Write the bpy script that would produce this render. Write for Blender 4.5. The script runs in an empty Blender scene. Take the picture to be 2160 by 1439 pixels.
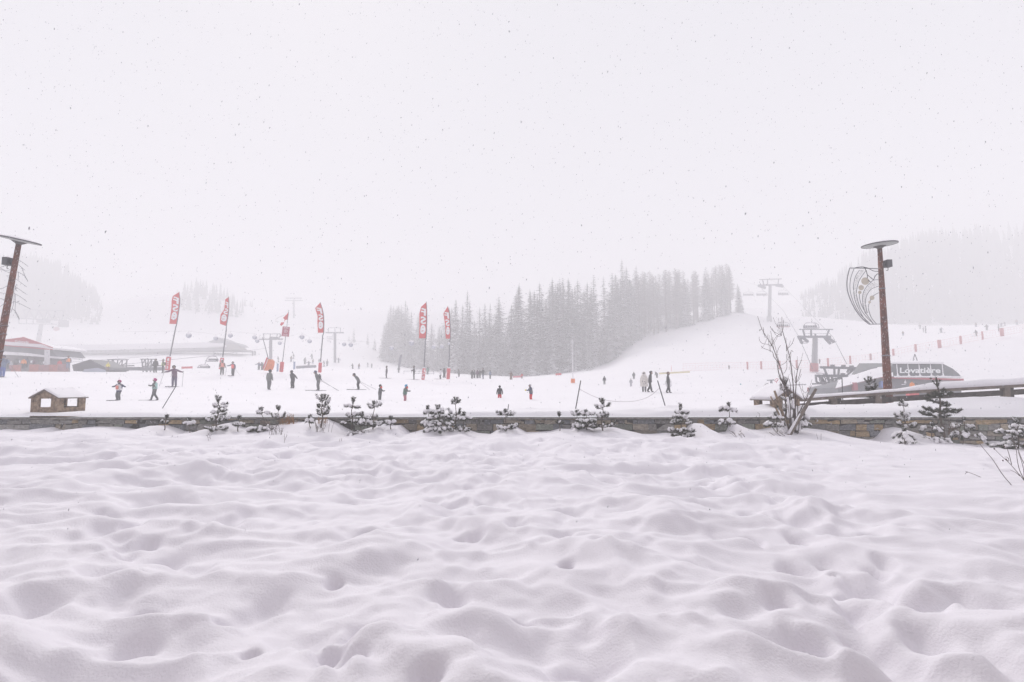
import bpy, bmesh, math, random
import numpy as np
from mathutils import Vector, Matrix, noise as mnoise
R = math.radians
S = bpy.context.scene
COL = S.collection

# ------------------------------------------------------------------ camera
F = 1100.0            # focal length in pixels of the 2160 px wide photograph
CAMZ = 1.6
PITCH = R(5.0)
cam = bpy.data.cameras.new('camera'); camo = bpy.data.objects.new('camera', cam); COL.objects.link(camo)
cam.sensor_width = 36; cam.lens = 36*F/2160
cam.clip_start = .05; cam.clip_end = 5000
camo.location = (0, 0, CAMZ); camo.rotation_euler = (R(90)+PITCH, 0, 0)
S.camera = camo
# ------------------------------------------------------------------ world, sun, exposure
W = bpy.data.worlds.new('World'); S.world = W; W.use_nodes = True
nt = W.node_tree; nt.nodes.clear()
SUN_EL, SUN_AZ = R(40), R(-22)        # ahead of the camera, a little left, behind the cloud
sky = nt.nodes.new('ShaderNodeTexSky'); sky.sky_type = 'NISHITA'; sky.sun_disc = False
sky.sun_elevation = SUN_EL; sky.sun_rotation = SUN_AZ; sky.dust_density = 4; sky.air_density = 1
cloud = nt.nodes.new('ShaderNodeRGB'); cloud.outputs[0].default_value = (5.35, 5.32, 5.72, 1)
mix = nt.nodes.new('ShaderNodeMix'); mix.data_type = 'RGBA'; mix.inputs['Factor'].default_value = .985
bg = nt.nodes.new('ShaderNodeBackground'); bg.inputs['Strength'].default_value = .115
wo = nt.nodes.new('ShaderNodeOutputWorld')
nt.links.new(sky.outputs[0], mix.inputs['A']); nt.links.new(cloud.outputs[0], mix.inputs['B'])
nt.links.new(mix.outputs['Result'], bg.inputs['Color']); nt.links.new(bg.outputs[0], wo.inputs['Surface'])
sl = bpy.data.lights.new('sun', 'SUN'); sl.energy = 2.5; sl.angle = R(11); sl.color = (1, .97, .93)
so = bpy.data.objects.new('sun', sl); COL.objects.link(so); so.location = (0, 40, 60)
sd = Vector((math.sin(SUN_AZ)*math.cos(SUN_EL), math.cos(SUN_AZ)*math.cos(SUN_EL), math.sin(SUN_EL)))
so.rotation_euler = sd.to_track_quat('Z', 'Y').to_euler()
S.view_settings.view_transform = 'Standard'; S.view_settings.look = 'None'
S.view_settings.exposure = 0.30; S.view_settings.gamma = 1
cy = S.cycles
cy.max_bounces = 8; cy.diffuse_bounces = 4; cy.volume_bounces = 3; cy.transparent_max_bounces = 8
cy.use_denoising = True
try: cy.denoiser = 'OPENIMAGEDENOISE'
except Exception: pass

# ------------------------------------------------------------------ helpers
def at(px, py, Y):
    "world point seen at photograph pixel (px, py) at distance Y ahead"
    v = (719.5-py)/F; c, s = math.cos(PITCH), math.sin(PITCH)
    k = Y/(c - v*s)
    return Vector((k*(px-1080)/F, Y, CAMZ + k*(s + v*c)))
def pyof(X, Y, z):
    c, s = math.cos(PITCH), math.sin(PITCH)
    d = Y*c + (z-CAMZ)*s; u = -Y*s + (z-CAMZ)*c
    return 1080+F*X/d, 719.5-F*u/d

MATS = {}
def rgb(r, g, b): return (r, g, b, 1)
def mat(name, col, rough=.7, var=0, scale=8, metal=0, snow=0, bump=0, bscale=40, col2=None, snow_scale=6):
    "procedural material: colour with noise variation, optional snow lying on upward faces"
    if name in MATS: return MATS[name]
    m = bpy.data.materials.new(name); m.use_nodes = True; t = m.node_tree
    b = t.nodes['Principled BSDF']; b.inputs['Roughness'].default_value = rough
    b.inputs['Metallic'].default_value = metal
    tc = t.nodes.new('ShaderNodeTexCoord'); n = t.nodes.new('ShaderNodeTexNoise')
    n.inputs['Scale'].default_value = scale; n.inputs['Detail'].default_value = 4
    t.links.new(tc.outputs['Object'], n.inputs['Vector'])
    r = t.nodes.new('ShaderNodeValToRGB')
    c2 = col2 if col2 else tuple(max(0, c*(1-var)) for c in col)
    r.color_ramp.elements[0].position = .35; r.color_ramp.elements[1].position = .65
    r.color_ramp.elements[0].color = rgb(*c2)
    r.color_ramp.elements[1].color = rgb(*(col if col2 else tuple(min(1, c*(1+var)) for c in col)))
    t.links.new(n.outputs['Fac'], r.inputs['Fac']); out = r.outputs['Color']
    if snow:
        g = t.nodes.new('ShaderNodeNewGeometry'); sx = t.nodes.new('ShaderNodeSeparateXYZ')
        t.links.new(g.outputs['Normal'], sx.inputs[0])
        n2 = t.nodes.new('ShaderNodeTexNoise'); n2.inputs['Scale'].default_value = snow_scale
        t.links.new(tc.outputs['Object'], n2.inputs['Vector'])
        ad = t.nodes.new('ShaderNodeMath'); ad.operation = 'ADD'
        t.links.new(sx.outputs['Z'], ad.inputs[0]); t.links.new(n2.outputs['Fac'], ad.inputs[1])
        mr = t.nodes.new('ShaderNodeMapRange'); mr.inputs['From Min'].default_value = 1.5-snow
        mr.inputs['From Max'].default_value = 1.6-snow
        t.links.new(ad.outputs[0], mr.inputs['Value'])
        mx = t.nodes.new('ShaderNodeMix'); mx.data_type = 'RGBA'
        t.links.new(mr.outputs[0], mx.inputs['Factor']); t.links.new(out, mx.inputs['A'])
        mx.inputs['B'].default_value = (.82, .81, .84, 1); out = mx.outputs['Result']
    t.links.new(out, b.inputs['Base Color'])
    if bump:
        nb = t.nodes.new('ShaderNodeTexNoise'); nb.inputs['Scale'].default_value = bscale; nb.inputs['Detail'].default_value = 5
        t.links.new(tc.outputs['Object'], nb.inputs['Vector'])
        bp = t.nodes.new('ShaderNodeBump'); bp.inputs['Strength'].default_value = bump; bp.inputs['Distance'].default_value = .02
        t.links.new(nb.outputs['Fac'], bp.inputs['Height']); t.links.new(bp.outputs[0], b.inputs['Normal'])
    MATS[name] = m
    return m
def tag(o, label=None, cat=None, group=None, kind=None):
    if label: o['label'] = label
    if cat: o['category'] = cat
    if group: o['group'] = group
    if kind: o['kind'] = kind
    return o
def empty(name, loc, label, cat, group=None, rz=0):
    o = bpy.data.objects.new(name, None); COL.objects.link(o); o.location = loc; o.rotation_euler[2] = rz
    o.empty_display_size = .2
    return tag(o, label, cat, group)
ICO = {}
def ico(sub):
    if sub not in ICO:
        bm = bmesh.new(); bmesh.ops.create_icosphere(bm, subdivisions=sub, radius=1)
        ICO[sub] = ([tuple(v.co) for v in bm.verts], [tuple(v.index for v in f.verts) for f in bm.faces]); bm.free()
    return ICO[sub]
class MB:
    "collects shapes in world space, builds ONE mesh object (parent offset handled)"
    def __init__(s): s.v = []; s.f = []; s.m = []; s.mi = 0
    def add(s, vs, fs):
        n = len(s.v); s.v += [tuple(v) for v in vs]; s.f += [tuple(i+n for i in f) for f in fs]; s.m += [s.mi]*len(fs); return s
    def hexa(s, p):
        return s.add(p, [(0,3,2,1),(4,5,6,7),(0,1,5,4),(1,2,6,5),(2,3,7,6),(3,0,4,7)])
    def box(s, c, sx, sy, sz, rz=0, M=None):
        p = [Vector((x*sx/2, y*sy/2, z*sz/2)) for z in (-1,1) for x, y in ((-1,-1),(1,-1),(1,1),(-1,1))]
        rot = M if M is not None else Matrix.Rotation(rz, 3, 'Z')
        return s.hexa([rot @ q + Vector(c) for q in p])
    def beam(s, a, b, w, h=None):
        "square bar from a to b: w across, h the other way"
        a, b = Vector(a), Vector(b); h = h or w; d = (b-a).normalized()
        up = Vector((0,0,1)) if abs(d.z) < .95 else Vector((0,1,0))
        x = d.cross(up).normalized(); y = x.cross(d).normalized()
        p = [q + x*i*w/2 + y*j*h/2 for q in (a, b) for i, j in ((-1,-1),(1,-1),(1,1),(-1,1))]
        return s.hexa(p)
    def tube(s, pts, r, n=6, cap=True):
        pts = [Vector(p) for p in pts]; N = len(pts)
        rs = r if isinstance(r, (list, tuple)) else [r]*N
        vs = []; up = None
        for i, p in enumerate(pts):
            d = (pts[min(i+1, N-1)] - pts[max(i-1, 0)])
            d = d.normalized() if d.length > 1e-9 else Vector((0,0,1))
            if up is None: up = Vector((0,0,1)) if abs(d.z) < .9 else Vector((1,0,0))
            x = d.cross(up)
            if x.length < 1e-6: x = d.cross(Vector((0,1,0)))
            x.normalize(); y = x.cross(d).normalized(); up = y if False else up
            vs += [p + (x*math.cos(2*math.pi*k/n) + y*math.sin(2*math.pi*k/n))*rs[i] for k in range(n)]
        fs = [(i*n+k, i*n+(k+1) % n, (i+1)*n+(k+1) % n, (i+1)*n+k) for i in range(N-1) for k in range(n)]
        if cap: fs += [tuple(range(n))[::-1], tuple((N-1)*n+k for k in range(n))]
        return s.add(vs, fs)
    def ball(s, c, rx, ry=None, rz=None, sub=2, M=None, nz=0, seed=0):
        ry = ry or rx; rz = rz or rx; V, Fc = ico(sub); c = Vector(c); out = []
        for q in V:
            k = 1 + (nz*mnoise.noise(Vector(q)*1.7 + Vector((seed*3.1, seed*1.7, 0))) if nz else 0)
            p = Vector((q[0]*rx*k, q[1]*ry*k, q[2]*rz*k))
            if M is not None: p = M @ p
            out.append(p + c)
        return s.add(out, Fc)
    def prism(s, pts, d):
        "polygon pts (list of Vector) extruded by vector d"
        n = len(pts); d = Vector(d); vs = [Vector(p) for p in pts] + [Vector(p)+d for p in pts]
        fs = [tuple(range(n)), tuple(range(n, 2*n))[::-1]] + [(i, i+n, (i+1) % n+n, (i+1) % n) for i in range(n)]
        return s.add(vs, fs)
    def build(s, name, m, parent=None, smooth=False, local=False, label=None):
        me = bpy.data.meshes.new(name)
        off = Vector((0,0,0)); inv = Matrix.Identity(4)
        if parent is not None and not local:
            inv = world_of(parent).inverted()
        vs = s.v
        if parent is not None and not local: vs = [inv @ Vector(v) for v in vs]
        me.from_pydata([tuple(v) for v in vs], [], s.f)
        for mm in (m if isinstance(m, (list, tuple)) else [m]): me.materials.append(mm)
        me.polygons.foreach_set('material_index', s.m)
        if smooth: me.polygons.foreach_set('use_smooth', [True]*len(s.f))
        me.update()
        o = bpy.data.objects.new(name, me); COL.objects.link(o)
        if parent is not None: o.parent = parent
        if label: o['label'] = label
        return o
def fix_normals(o):
    bm = bmesh.new(); bm.from_mesh(o.data); bmesh.ops.recalc_face_normals(bm, faces=bm.faces); bm.to_mesh(o.data); bm.free(); return o
def world_of(o):
    M = Matrix.Translation(o.location) @ o.rotation_euler.to_matrix().to_4x4() @ Matrix.Diagonal((*o.scale, 1))
    return (world_of(o.parent) @ M) if o.parent else M
def copy_tree(o, parent=None):
    c = o.copy(); COL.objects.link(c); c.parent = parent
    for ch in o.children: copy_tree(ch, c)
    return c

# ------------------------------------------------------------------ materials
M_SNOW = mat('snow', (.775, .745, .79), .75, .015, 3, bump=.32, bscale=55)
M_SNOWFAR = mat('piste_snow', (.84, .82, .85), .8, .015, .3)
M_SNOWLUMP = mat('lying_snow', (.82, .80, .83), .8, .02, 9)
M_NEEDLE = mat('pine_needles', (.022, .030, .012), .7, .35, 12, col2=(.06, .065, .035))
M_BARK = mat('bark', (.10, .075, .06), .9, .3, 20)
M_TWIG = mat('bare_twig', (.10, .075, .07), .85, .3, 14)
M_RUST = mat('dry_bracken', (.30, .15, .06), .9, .3, 14)
M_WOOD = mat('weathered_wood', (.22, .18, .15), .85, .3, 5, bump=.4, bscale=25, col2=(.13, .105, .09))
M_HUTWOOD = mat('hut_timber', (.36, .26, .18), .85, .3, 9, bump=.4, bscale=25, col2=(.13, .09, .065))
M_GREYSTEEL = mat('galvanised_steel', (.20, .20, .22), .6, .1, 3)
M_DARKSTEEL = mat('dark_steel', (.07, .07, .08), .5, .1, 3)
M_RED = mat('red_fabric', (.62, .035, .04), .7, .08, 2)
M_PADRED = mat('red_padding', (.60, .05, .07), .7, .1, 2)
M_WHITE = mat('white_lettering', (.82, .82, .84), .7, .02, 4)

# ------------------------------------------------------------------ noise fields (numpy)
def hash2(ix, iy, seed):
    h = (ix.astype(np.int64)*374761393 + iy.astype(np.int64)*668265263 + seed*974711) & 0xffffffff
    h = ((h ^ (h >> 13))*1274126177) & 0xffffffff
    return ((h ^ (h >> 16)) & 0xffff)/65535.0*2-1
def vnoise(x, y, seed=0):
    ix, iy = np.floor(x), np.floor(y); fx, fy = x-ix, y-iy
    sx, sy = fx*fx*fx*(fx*(fx*6-15)+10), fy*fy*fy*(fy*(fy*6-15)+10)
    a, b = hash2(ix, iy, seed), hash2(ix+1, iy, seed); c, d = hash2(ix, iy+1, seed), hash2(ix+1, iy+1, seed)
    return (a*(1-sx)+b*sx)*(1-sy) + (c*(1-sx)+d*sx)*sy
def sstep(a, b, x):
    t = np.clip((x-a)/(b-a), 0, 1); return t*t*(3-2*t)

# ------------------------------------------------------------------ snowy garden in front of the wall
WALL_Y = 18.6
LOW = [(-400,912),(0,912),(20,906),(60,909),(105,903),(130,911),(190,902),(240,900),(300,908),(328,899),(350,896),(372,904),(400,915),(425,915),(442,905),
 (470,897),(488,893),(508,904),(530,907),(560,902),(600,896),(650,889),(690,886),(712,895),(730,905),(746,913),(780,903),(810,896),(822,901),
 (845,898),(865,913),(895,906),(912,893),(935,901),(960,904),(985,905),(1010,913),(1035,914),(1050,904),(1067,898),(1090,901),(1110,912),(1160,909),
 (1182,903),(1204,905),(1215,889),(1240,903),(1282,898),(1330,911),(1350,917),(1400,914),(1440,916),(1458,893),(1474,894),(1502,916),(1535,912),
 (1545,892),(1572,905),(1600,907),(1640,901),(1700,903),(1730,906),(1780,921),(1830,930),(1850,926),(1868,905),(1890,901),(1925,914),(1960,937),
 (1990,941),(2040,937),(2060,941),(2075,939),(2100,931),(2160,937),(2560,945)]
lowX = np.array([at(p, q, 18.3).x for p, q in LOW]); lowZ = np.array([at(p, q, 18.3).z for p, q in LOW])
def gpt(px, py, z=0.0):
    v = (719.5-py)/F; c, s = math.cos(PITCH), math.sin(PITCH)
    k = (z-CAMZ)/(s+v*c); return k*(px-1080)/F, k*(c-v*s)
# soft hollows seen in the photograph: pixel centre, pixel width, height/width on the ground, depth
HOLES = [(745,1140,85,1.1,.13),(775,1133,45,1,.08),(731,1102,30,1.5,.10),(310,1152,42,1.3,.12),(362,1182,44,1.1,.13),(432,1212,40,1.3,.10),(276,1121,32,1.2,.10),
 (245,1106,24,1.2,.06),(212,1094,20,1.2,.05),(415,1130,40,1.2,.08),(470,1298,36,1.1,.10),(530,1357,34,1,.12),(660,1350,34,1.2,.13),(700,1362,50,1,.10),(745,1385,50,1,.13),
 (905,1425,60,1,.12),(505,1090,46,1.5,.10),(300,1282,45,1,.10),(60,1290,110,1,.12),(280,1345,80,1,.10),(708,1215,30,1.3,.12),(950,1240,70,1,.13),(1003,1120,40,1.2,.10),(970,1122,24,1,.07),
 (330,1068,90,1.4,.10),(600,1026,55,1.2,.09),(240,1054,36,1,.07),(30,1122,60,1.3,.09),(260,1178,44,1,.08),(155,1190,80,1,.07),
 (1194,1190,26,1.9,.15),(1200,1078,50,1.2,.09),(1090,1110,45,1.2,.10),(1588,1130,26,1.6,.13),(1665,1172,42,1.2,.13),(1680,1130,30,1.8,.12),(1780,1228,38,1.4,.14),(1800,1288,30,1.2,.13),
 (1645,1272,50,1.2,.14),(1712,1350,66,1.5,.20),(1850,1188,36,1.5,.13),(1740,1170,22,1,.08),(1755,1190,18,1,.07),(1835,1117,26,1.3,.10),(1640,1060,36,1,.08),(1670,1053,22,1,.07),(1700,1090,50,1,.09),
 (1240,1310,70,1,.10),(1230,1400,110,1,.13),(1100,1290,50,1.2,.09),(1290,1230,110,.8,.09),(1460,1240,120,.8,.08),(1190,1130,36,1.5,.08),(1265,1160,36,1.3,.07),(1850,1410,90,1,.10),(2100,1290,110,.9,.12),
 (1960,1280,70,1,.08),(1570,1290,90,.7,.08),(940,1050,40,1.4,.07),(830,995,40,1.5,.06),(690,1000,40,1.5,.06),(560,960,40,2,.07),(420,985,50,1.6,.07),(1905,983,24,1.4,.06),(1838,1013,40,1.6,.05),
 (1230,985,30,1.5,.06),(1300,990,30,1.5,.06),(1390,998,36,1.3,.05),(1500,1022,46,1.2,.06),(1530,965,30,1.6,.06),(1570,1008,36,1.4,.06),(1320,1050,50,1,.05),(1470,1090,60,.9,.05)]
rng = np.random.RandomState(5)
FEET = []
for (px, py, w, ar, d) in HOLES:
    X, Y = gpt(px, py); dist = Y
    FEET.append((X, Y, w/F*dist*.5*.85, w/F*dist*.5*.85*ar, d*1.25, rng.uniform(-.4, .4)))
for _ in range(14):                                                    # wandering trails of half filled prints, farther off
    x, y, a = rng.uniform(-15, 13), rng.uniform(6, 12), rng.uniform(-.9, .9)+math.pi/2
    for k in range(rng.randint(8, 20)):
        a += rng.uniform(-.12, .12); x += .55*math.cos(a); y += .55*math.sin(a)
        if y > 16.6 or y < 5.5: break
        sd_ = .13*(1 if k % 2 else -1)
        FEET.append((x - sd_*math.sin(a), y + sd_*math.cos(a), rng.uniform(.09, .17), rng.uniform(.14, .26), rng.uniform(.05, .12), a-math.pi/2))
for trail, n_ in (([(1350,958),(1480,985),(1600,1030),(1720,1110),(1790,1200),(1850,1290),(1930,1420)], 60), ([(225,1098),(300,1145),(380,1195),(450,1270),(560,1345),(700,1375),(860,1430)], 22), ([(60,990),(300,960),(560,955),(900,975),(1150,950)], 40)):
    for k in range(n_):                                                # trodden trails through the drifts
        g = rng.uniform(0, len(trail)-1.01); i = int(g); a0, b0 = trail[i], trail[i+1]; px = a0[0]+(b0[0]-a0[0])*(g-i); py = a0[1]+(b0[1]-a0[1])*(g-i)
        X, Y = gpt(px, py); FEET.append((X+rng.normal(0, .28), Y+rng.normal(0, .25), rng.uniform(.07, .13), rng.uniform(.12, .20), rng.uniform(.06, .12), rng.uniform(-.6, .6)))
for _ in range(150):                                                   # trampled patches beneath the wall
    c = rng.choice(3); cx, cy_, sx_, sy_ = [(2.0, 13.5, 2.6, 1.4), (6.2, 11.5, 1.8, 1.4), (-9, 12, 4, 2)][c]
    FEET.append((rng.normal(cx, sx_*.7), rng.normal(cy_, sy_*.7), rng.uniform(.07, .2), rng.uniform(.1, .25), rng.uniform(.03, .10)*(1 if rng.rand() > .25 else -.7), rng.uniform(-1.5, 1.5)))
def cells(x, y, seed):
    "smooth distance to the nearest scattered point: rounded hollows parted by soft ridges"
    ix, iy = np.floor(x), np.floor(y); acc = np.zeros_like(x)
    for dx in (-1, 0, 1):
        for dy in (-1, 0, 1):
            cx, cy_ = ix+dx, iy+dy; px = cx+.5+.48*hash2(cx, cy_, seed); py = cy_+.5+.48*hash2(cx, cy_, seed+7)
            s_ = .85+.35*hash2(cx, cy_, seed+13)
            d2 = ((x-px)**2+(y-py)**2)*s_; acc += np.exp(-9*np.minimum(d2, 6))
    return np.sqrt(np.maximum(-np.log(acc+1e-9)/9+.12, .0))
def near_height(X, Y):
    wx = X + .7*vnoise(X*.6, Y*.6, 3); wy = Y + .45*vnoise(X*.45+9, Y*.7, 4) + .15*X*np.sin(X*.11)
    sa = lambda n, e=.05: 1-np.sqrt(n*n+e*e)
    rid = sa(vnoise(wx*.36+2, wy*.95, 11), .10)                           # billowing drifts, long across the view
    rid2 = sa(vnoise(wx*.75, wy*1.9+5, 12), .09); rid3 = sa(vnoise(wx*1.6+3, wy*3.3, 17), .12)
    amp = .6+.4*vnoise(X*.25, Y*.3, 18)
    tr = (.75+.25*vnoise(X*.35+7, Y*.4, 19))*(.84+.16*sstep(3.5, 7, Y))
    h = .22*(rid-.6) + .20*amp*(rid2-.6) + .06*vnoise(wx*1.1, wy*2.1, 13)
    wob = lambda k, q: .30*vnoise(X*k, Y*k, q)
    h += .62*tr*(np.minimum(cells((X+wob(1.3, 41))*1.05, (Y+wob(1.3, 42))*1.75, 51), .75)-.45)*.66 + .17*tr*(cells((X+wob(2.5, 43))*2.1, (Y+wob(2.5, 44))*3.0, 52)-.4)*sstep(.1, .6, vnoise(X*.5, Y*.6, 45)+.35)
    h += .012*vnoise(wx*5.7, wy*7.4, 14)
    h += .10*vnoise(X*.16, Y*.2, 15) + .008*vnoise(X*9, Y*9, 16)
    smooth = sstep(4.2, 7.5, X - .12*(Y-9))*sstep(6.3, 8.0, Y)              # the untouched bank on the right
    h = h*(1-.8*smooth)
    for (fx, fy, rx, ry, d, a) in FEET:
        d = d*.85; m = (np.abs(X-fx) < 3.2*max(rx, ry)) & (np.abs(Y-fy) < 3.2*max(rx, ry))
        if not m.any(): continue
        dx, dy = X[m]-fx, Y[m]-fy; c, s = math.cos(a), math.sin(a)
        wob = 1 + .22*vnoise(X[m]*6+fx, Y[m]*6, 21)
        r = np.sqrt(((dx*c+dy*s)/rx)**2 + ((-dx*s+dy*c)/ry)**2)*wob
        k = 1.2 if d > 0 else 1
        h[m] -= d*k*(1/(1+np.exp((r-.95)*3.0))) - .05*abs(d)*np.exp(-((r-1.7)/.5)**2)
    zl = np.interp(X, lowX, lowZ)
    t = sstep(16.2, 18.3, Y)
    t2 = sstep(15.0, 17.2, Y)
    base = np.interp(X, [-30, 8, 12, 20, 30], [0, 0, -.15, -.32, -.4])*sstep(9, 16.5, Y)
    zl_s = np.interp(X, lowX, np.minimum(lowZ, np.interp(X if False else lowX, [-30,8,12,20,30],[.06,.06,-.15,-.30,-.35])))
    h = h*(1-.75*t2) + base*(1-t2) + t2*((1-t)*zl_s + t*zl)
    return h
def grid_obj(name, X, Y, Z, m, close=None):
    ny, nx = X.shape
    co = np.stack([X, Y, Z], -1).reshape(-1, 3).astype(np.float32)
    i = (np.arange(ny-1)[:, None]*nx + np.arange(nx-1)[None]).reshape(-1)
    q = np.stack([i, i+1, i+nx+1, i+nx], -1).astype(np.int32)
    me = bpy.data.meshes.new(name); me.vertices.add(len(co)); me.vertices.foreach_set('co', co.reshape(-1))
    me.loops.add(q.size); me.loops.foreach_set('vertex_index', q.reshape(-1))
    me.polygons.add(len(q)); me.polygons.foreach_set('loop_start', np.arange(0, q.size, 4, dtype=np.int32))
    me.polygons.foreach_set('loop_total', np.full(len(q), 4, np.int32))
    me.polygons.foreach_set('use_smooth', np.ones(len(q), bool))
    me.update(calc_edges=True); me.materials.append(m)
    o = bpy.data.objects.new(name, me); COL.objects.link(o); return o
yr = np.concatenate([np.linspace(-6, 1.6, 12)[:-1], np.geomspace(1.6, 18.72, 430)])
xs = np.sinh(np.linspace(-1, 1, 1100)*2.2)/math.sinh(2.2)*27
GX, GY = np.meshgrid(xs, yr)
GZ = near_height(GX, GY)
GZ = GZ + .010*vnoise(GX*2.2, GY*11, 71)*sstep(2, 4, GY)
tag(grid_obj('ground', GX, GY, GZ, M_SNOW), 'deep trodden powder snow filling the foreground', None, None, 'structure')
def near_z(x, y): return float(near_height(np.array([[x]]), np.array([[y]]))[0, 0])

# ------------------------------------------------------------------ ski slope behind the wall and the hills beyond
ROWS = [
 (18.43, [(0,877.5),(2160,877.5)]),
 (18.55, [(0,872),(900,871),(1400,870),(1700,869),(2160,866)]),
 (18.8, [(0,870),(900,869),(1400,863),(1700,862),(2160,855)]),
 (19.3, [(-300,868),(0,868),(100,868),(200,872),(300,872),(400,868),(440,869),(500,871),(560,867),(620,869),(700,875),(820,873),(880,864),(920,858),(960,863),(1000,869),(1050,866),(1100,859),
         (1140,858),(1180,862),(1230,863),(1280,869),(1320,863),(1380,856),(1420,853),(1470,863),(1520,867),(1560,858),(1600,850),(1680,853),(1720,854),(1800,853),(1860,853),(1900,848),(1960,842),(2040,838),(2100,838),(2160,838),(2600,835)]),
 (20.3, [(-300,867),(0,867),(400,868),(800,868),(1000,868),(1400,862),(1560,861),(1700,857),(1850,856),(2000,850),(2160,848),(2600,838)]),
 (24, [(0,853),(800,855),(1500,855),(1700,856),(2160,850)]),
 (28, [(-300,840),(0,842),(200,845),(1500,846),(1700,850),(2160,848)]),
 (42, [(-300,793),(0,796),(120,800),(240,809),(365,817),(560,822),(1400,826),(1560,824),(1650,836),(1720,841),(2160,843)]),
 (55, [(-300,785),(0,788),(200,794),(365,800),(560,806),(900,811),(1400,812),(1560,814),(1700,838),(2160,836)]),
 (66, [(-300,783),(0,783),(350,784),(480,787),(590,787),(700,790),(800,795),(900,800),(1000,801),(1200,802),(1300,803),(1500,805),(1600,812),(1700,828),(1800,830),(2160,826)]),
 (77, [(-300,798),(0,798),(450,796),(560,787),(700,786),(900,795),(1100,798),(1300,798),(1500,793),(1640,796),(1700,800),(1800,798),(1900,790),(2160,770)]),
 (92, [(-300,806),(0,806),(430,800),(520,782),(600,780),(700,780),(820,783),(900,789),(1000,793),(1100,797),(1200,793),(1300,788),(1440,783),(1560,780),(1700,777),(1790,768),(1900,745),(2000,728),(2110,711),(2160,703),(2600,660)]),
 (150, [(-300,790),(0,790),(200,785),(330,772),(480,766),(560,768),(640,770),(750,776),(850,780),(960,788),(1100,795),(1200,785),(1280,772),(1330,745),(1400,730),(1500,720),(1560,716),(1620,716),(1700,716),(1800,712),(1900,705),(2000,698),(2160,688),(2600,650)]),
 (200, [(-300,742),(0,744),(260,745),(450,744),(520,748),(640,746),(700,745),(760,752),(850,772),(950,785),(1100,790),(1200,778),(1280,762),(1330,706),(1380,698),(1450,682),(1500,668),(1560,655),(1600,668),(1640,672),(1700,666),(1800,675),(1850,682),(1950,687),(2160,684),(2600,640)]),
 (290, [(-300,690),(0,690),(100,690),(250,700),(400,708),(500,705),(600,696),(700,700),(800,715),(1000,740),(1100,735),(1200,715),(1300,690),(1400,672),(1500,666),(1560,662),(1640,678),(1700,676),(1850,690),(2160,690),(2600,640)]),
 (340, [(-300,560),(0,575),(60,575),(150,600),(230,640),(300,620),(400,610),(500,640),(560,650),(650,640),(800,650),(1000,650),(1200,650),(1450,650),(1600,650),(1700,625),(1740,612),(1850,560),(1950,525),(2050,512),(2160,508),(2600,480)]),
 (650, [(-300,665),(1000,670),(1740,660),(2160,655),(2600,655)]),
 (1000, [(-300,705),(1000,705),(2600,705)]),
]
NU, NW = 420, 300
uu = np.linspace(-1.7, 1.7, NU)
lw = np.concatenate([np.linspace(math.log(18.43), math.log(21), 34)[:-1], np.linspace(math.log(21), math.log(1000), NW-33)])
rowL = np.array([math.log(r[0]) for r in ROWS]); rowE = []
for Yk, pl in ROWS:
    us, es = [], []
    for (p, q) in pl:
        w = at(p, q, Yk); us.append(w.x/Yk); es.append((w.z-CAMZ)/Yk)
    e = np.interp(uu, us, es)
    if Yk > 19: ker = np.exp(-np.linspace(-2, 2, 5 if Yk < 25 else 9)**2); ker /= ker.sum(); e = np.convolve(np.pad(e, len(ker)//2, mode='edge'), ker, 'valid')
    rowE.append(e)
rowE = np.array(rowE)
E = np.empty((NW, NU))
for j in range(NU): E[:, j] = np.interp(lw, rowL, rowE[:, j])
E2 = E.copy()
for _ in range(6): E2[30:-1] = (E2[29:-2] + E2[30:-1]*2 + E2[31:])/4
E = E2
TY = np.repeat(np.exp(lw)[:, None], NU, 1); TX = TY*uu[None]
TZ = CAMZ + TY*E
lip = (1-sstep(18.5, 19.0, TY)); TY = TY - lip*(.03+.045*vnoise(TX*1.3, TX*0, 61)+.02*vnoise(TX*5, TX*0, 62)); TZ = TZ + (1-sstep(18.43, 18.5, TY))*.0 + sstep(18.43, 18.6, TY)*lip*.05*vnoise(TX*.7, TX*0, 63)
TZ += sstep(19, 20.5, TY)*(.02*vnoise(TX*.8, TY*1.6, 31)*np.clip(TY/30, 0, 1.5)) + sstep(18.5, 19.1, TY)*(1-sstep(20.5, 24, TY))*(.05*vnoise(TX*1.1, TY, 32)+.025*vnoise(TX*3, TY*3, 33))
TZ[0] = TZ[0]
E = (TZ-CAMZ)/TY
def gz(x, y):
    l = math.log(max(y, 18.44)); i = min(max(int(np.searchsorted(lw, l))-1, 0), NW-2); a = (l-lw[i])/(lw[i+1]-lw[i])
    ju = (x/max(y, 18.44)-uu[0])/(uu[1]-uu[0]); j = int(min(max(math.floor(ju), 0), NU-2)); b = ju-j
    e = (E[i, j]*(1-b)+E[i, j+1]*b)*(1-a) + (E[i+1, j]*(1-b)+E[i+1, j+1]*b)*a
    return CAMZ + y*e
def hit(px, py, y0=19.3, y1=600):
    "first point of the slope met by the ray of that pixel"
    y = y0; prev = y0
    while y < y1:
        w = at(px, py, y)
        if w.z <= gz(w.x, y):
            lo, hi = prev, y
            for _ in range(12):
                m = (lo+hi)/2; w = at(px, py, m)
                if w.z <= gz(w.x, m): hi = m
                else: lo = m
            w = at(px, py, hi); w.z = gz(w.x, hi); return w
        prev = y; y *= 1.01
    return None
tag(grid_obj('ski_slope', TX, TY, TZ, M_SNOWFAR), 'groomed white ski piste rising into the mist behind the wall', None, None, 'structure')

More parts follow.
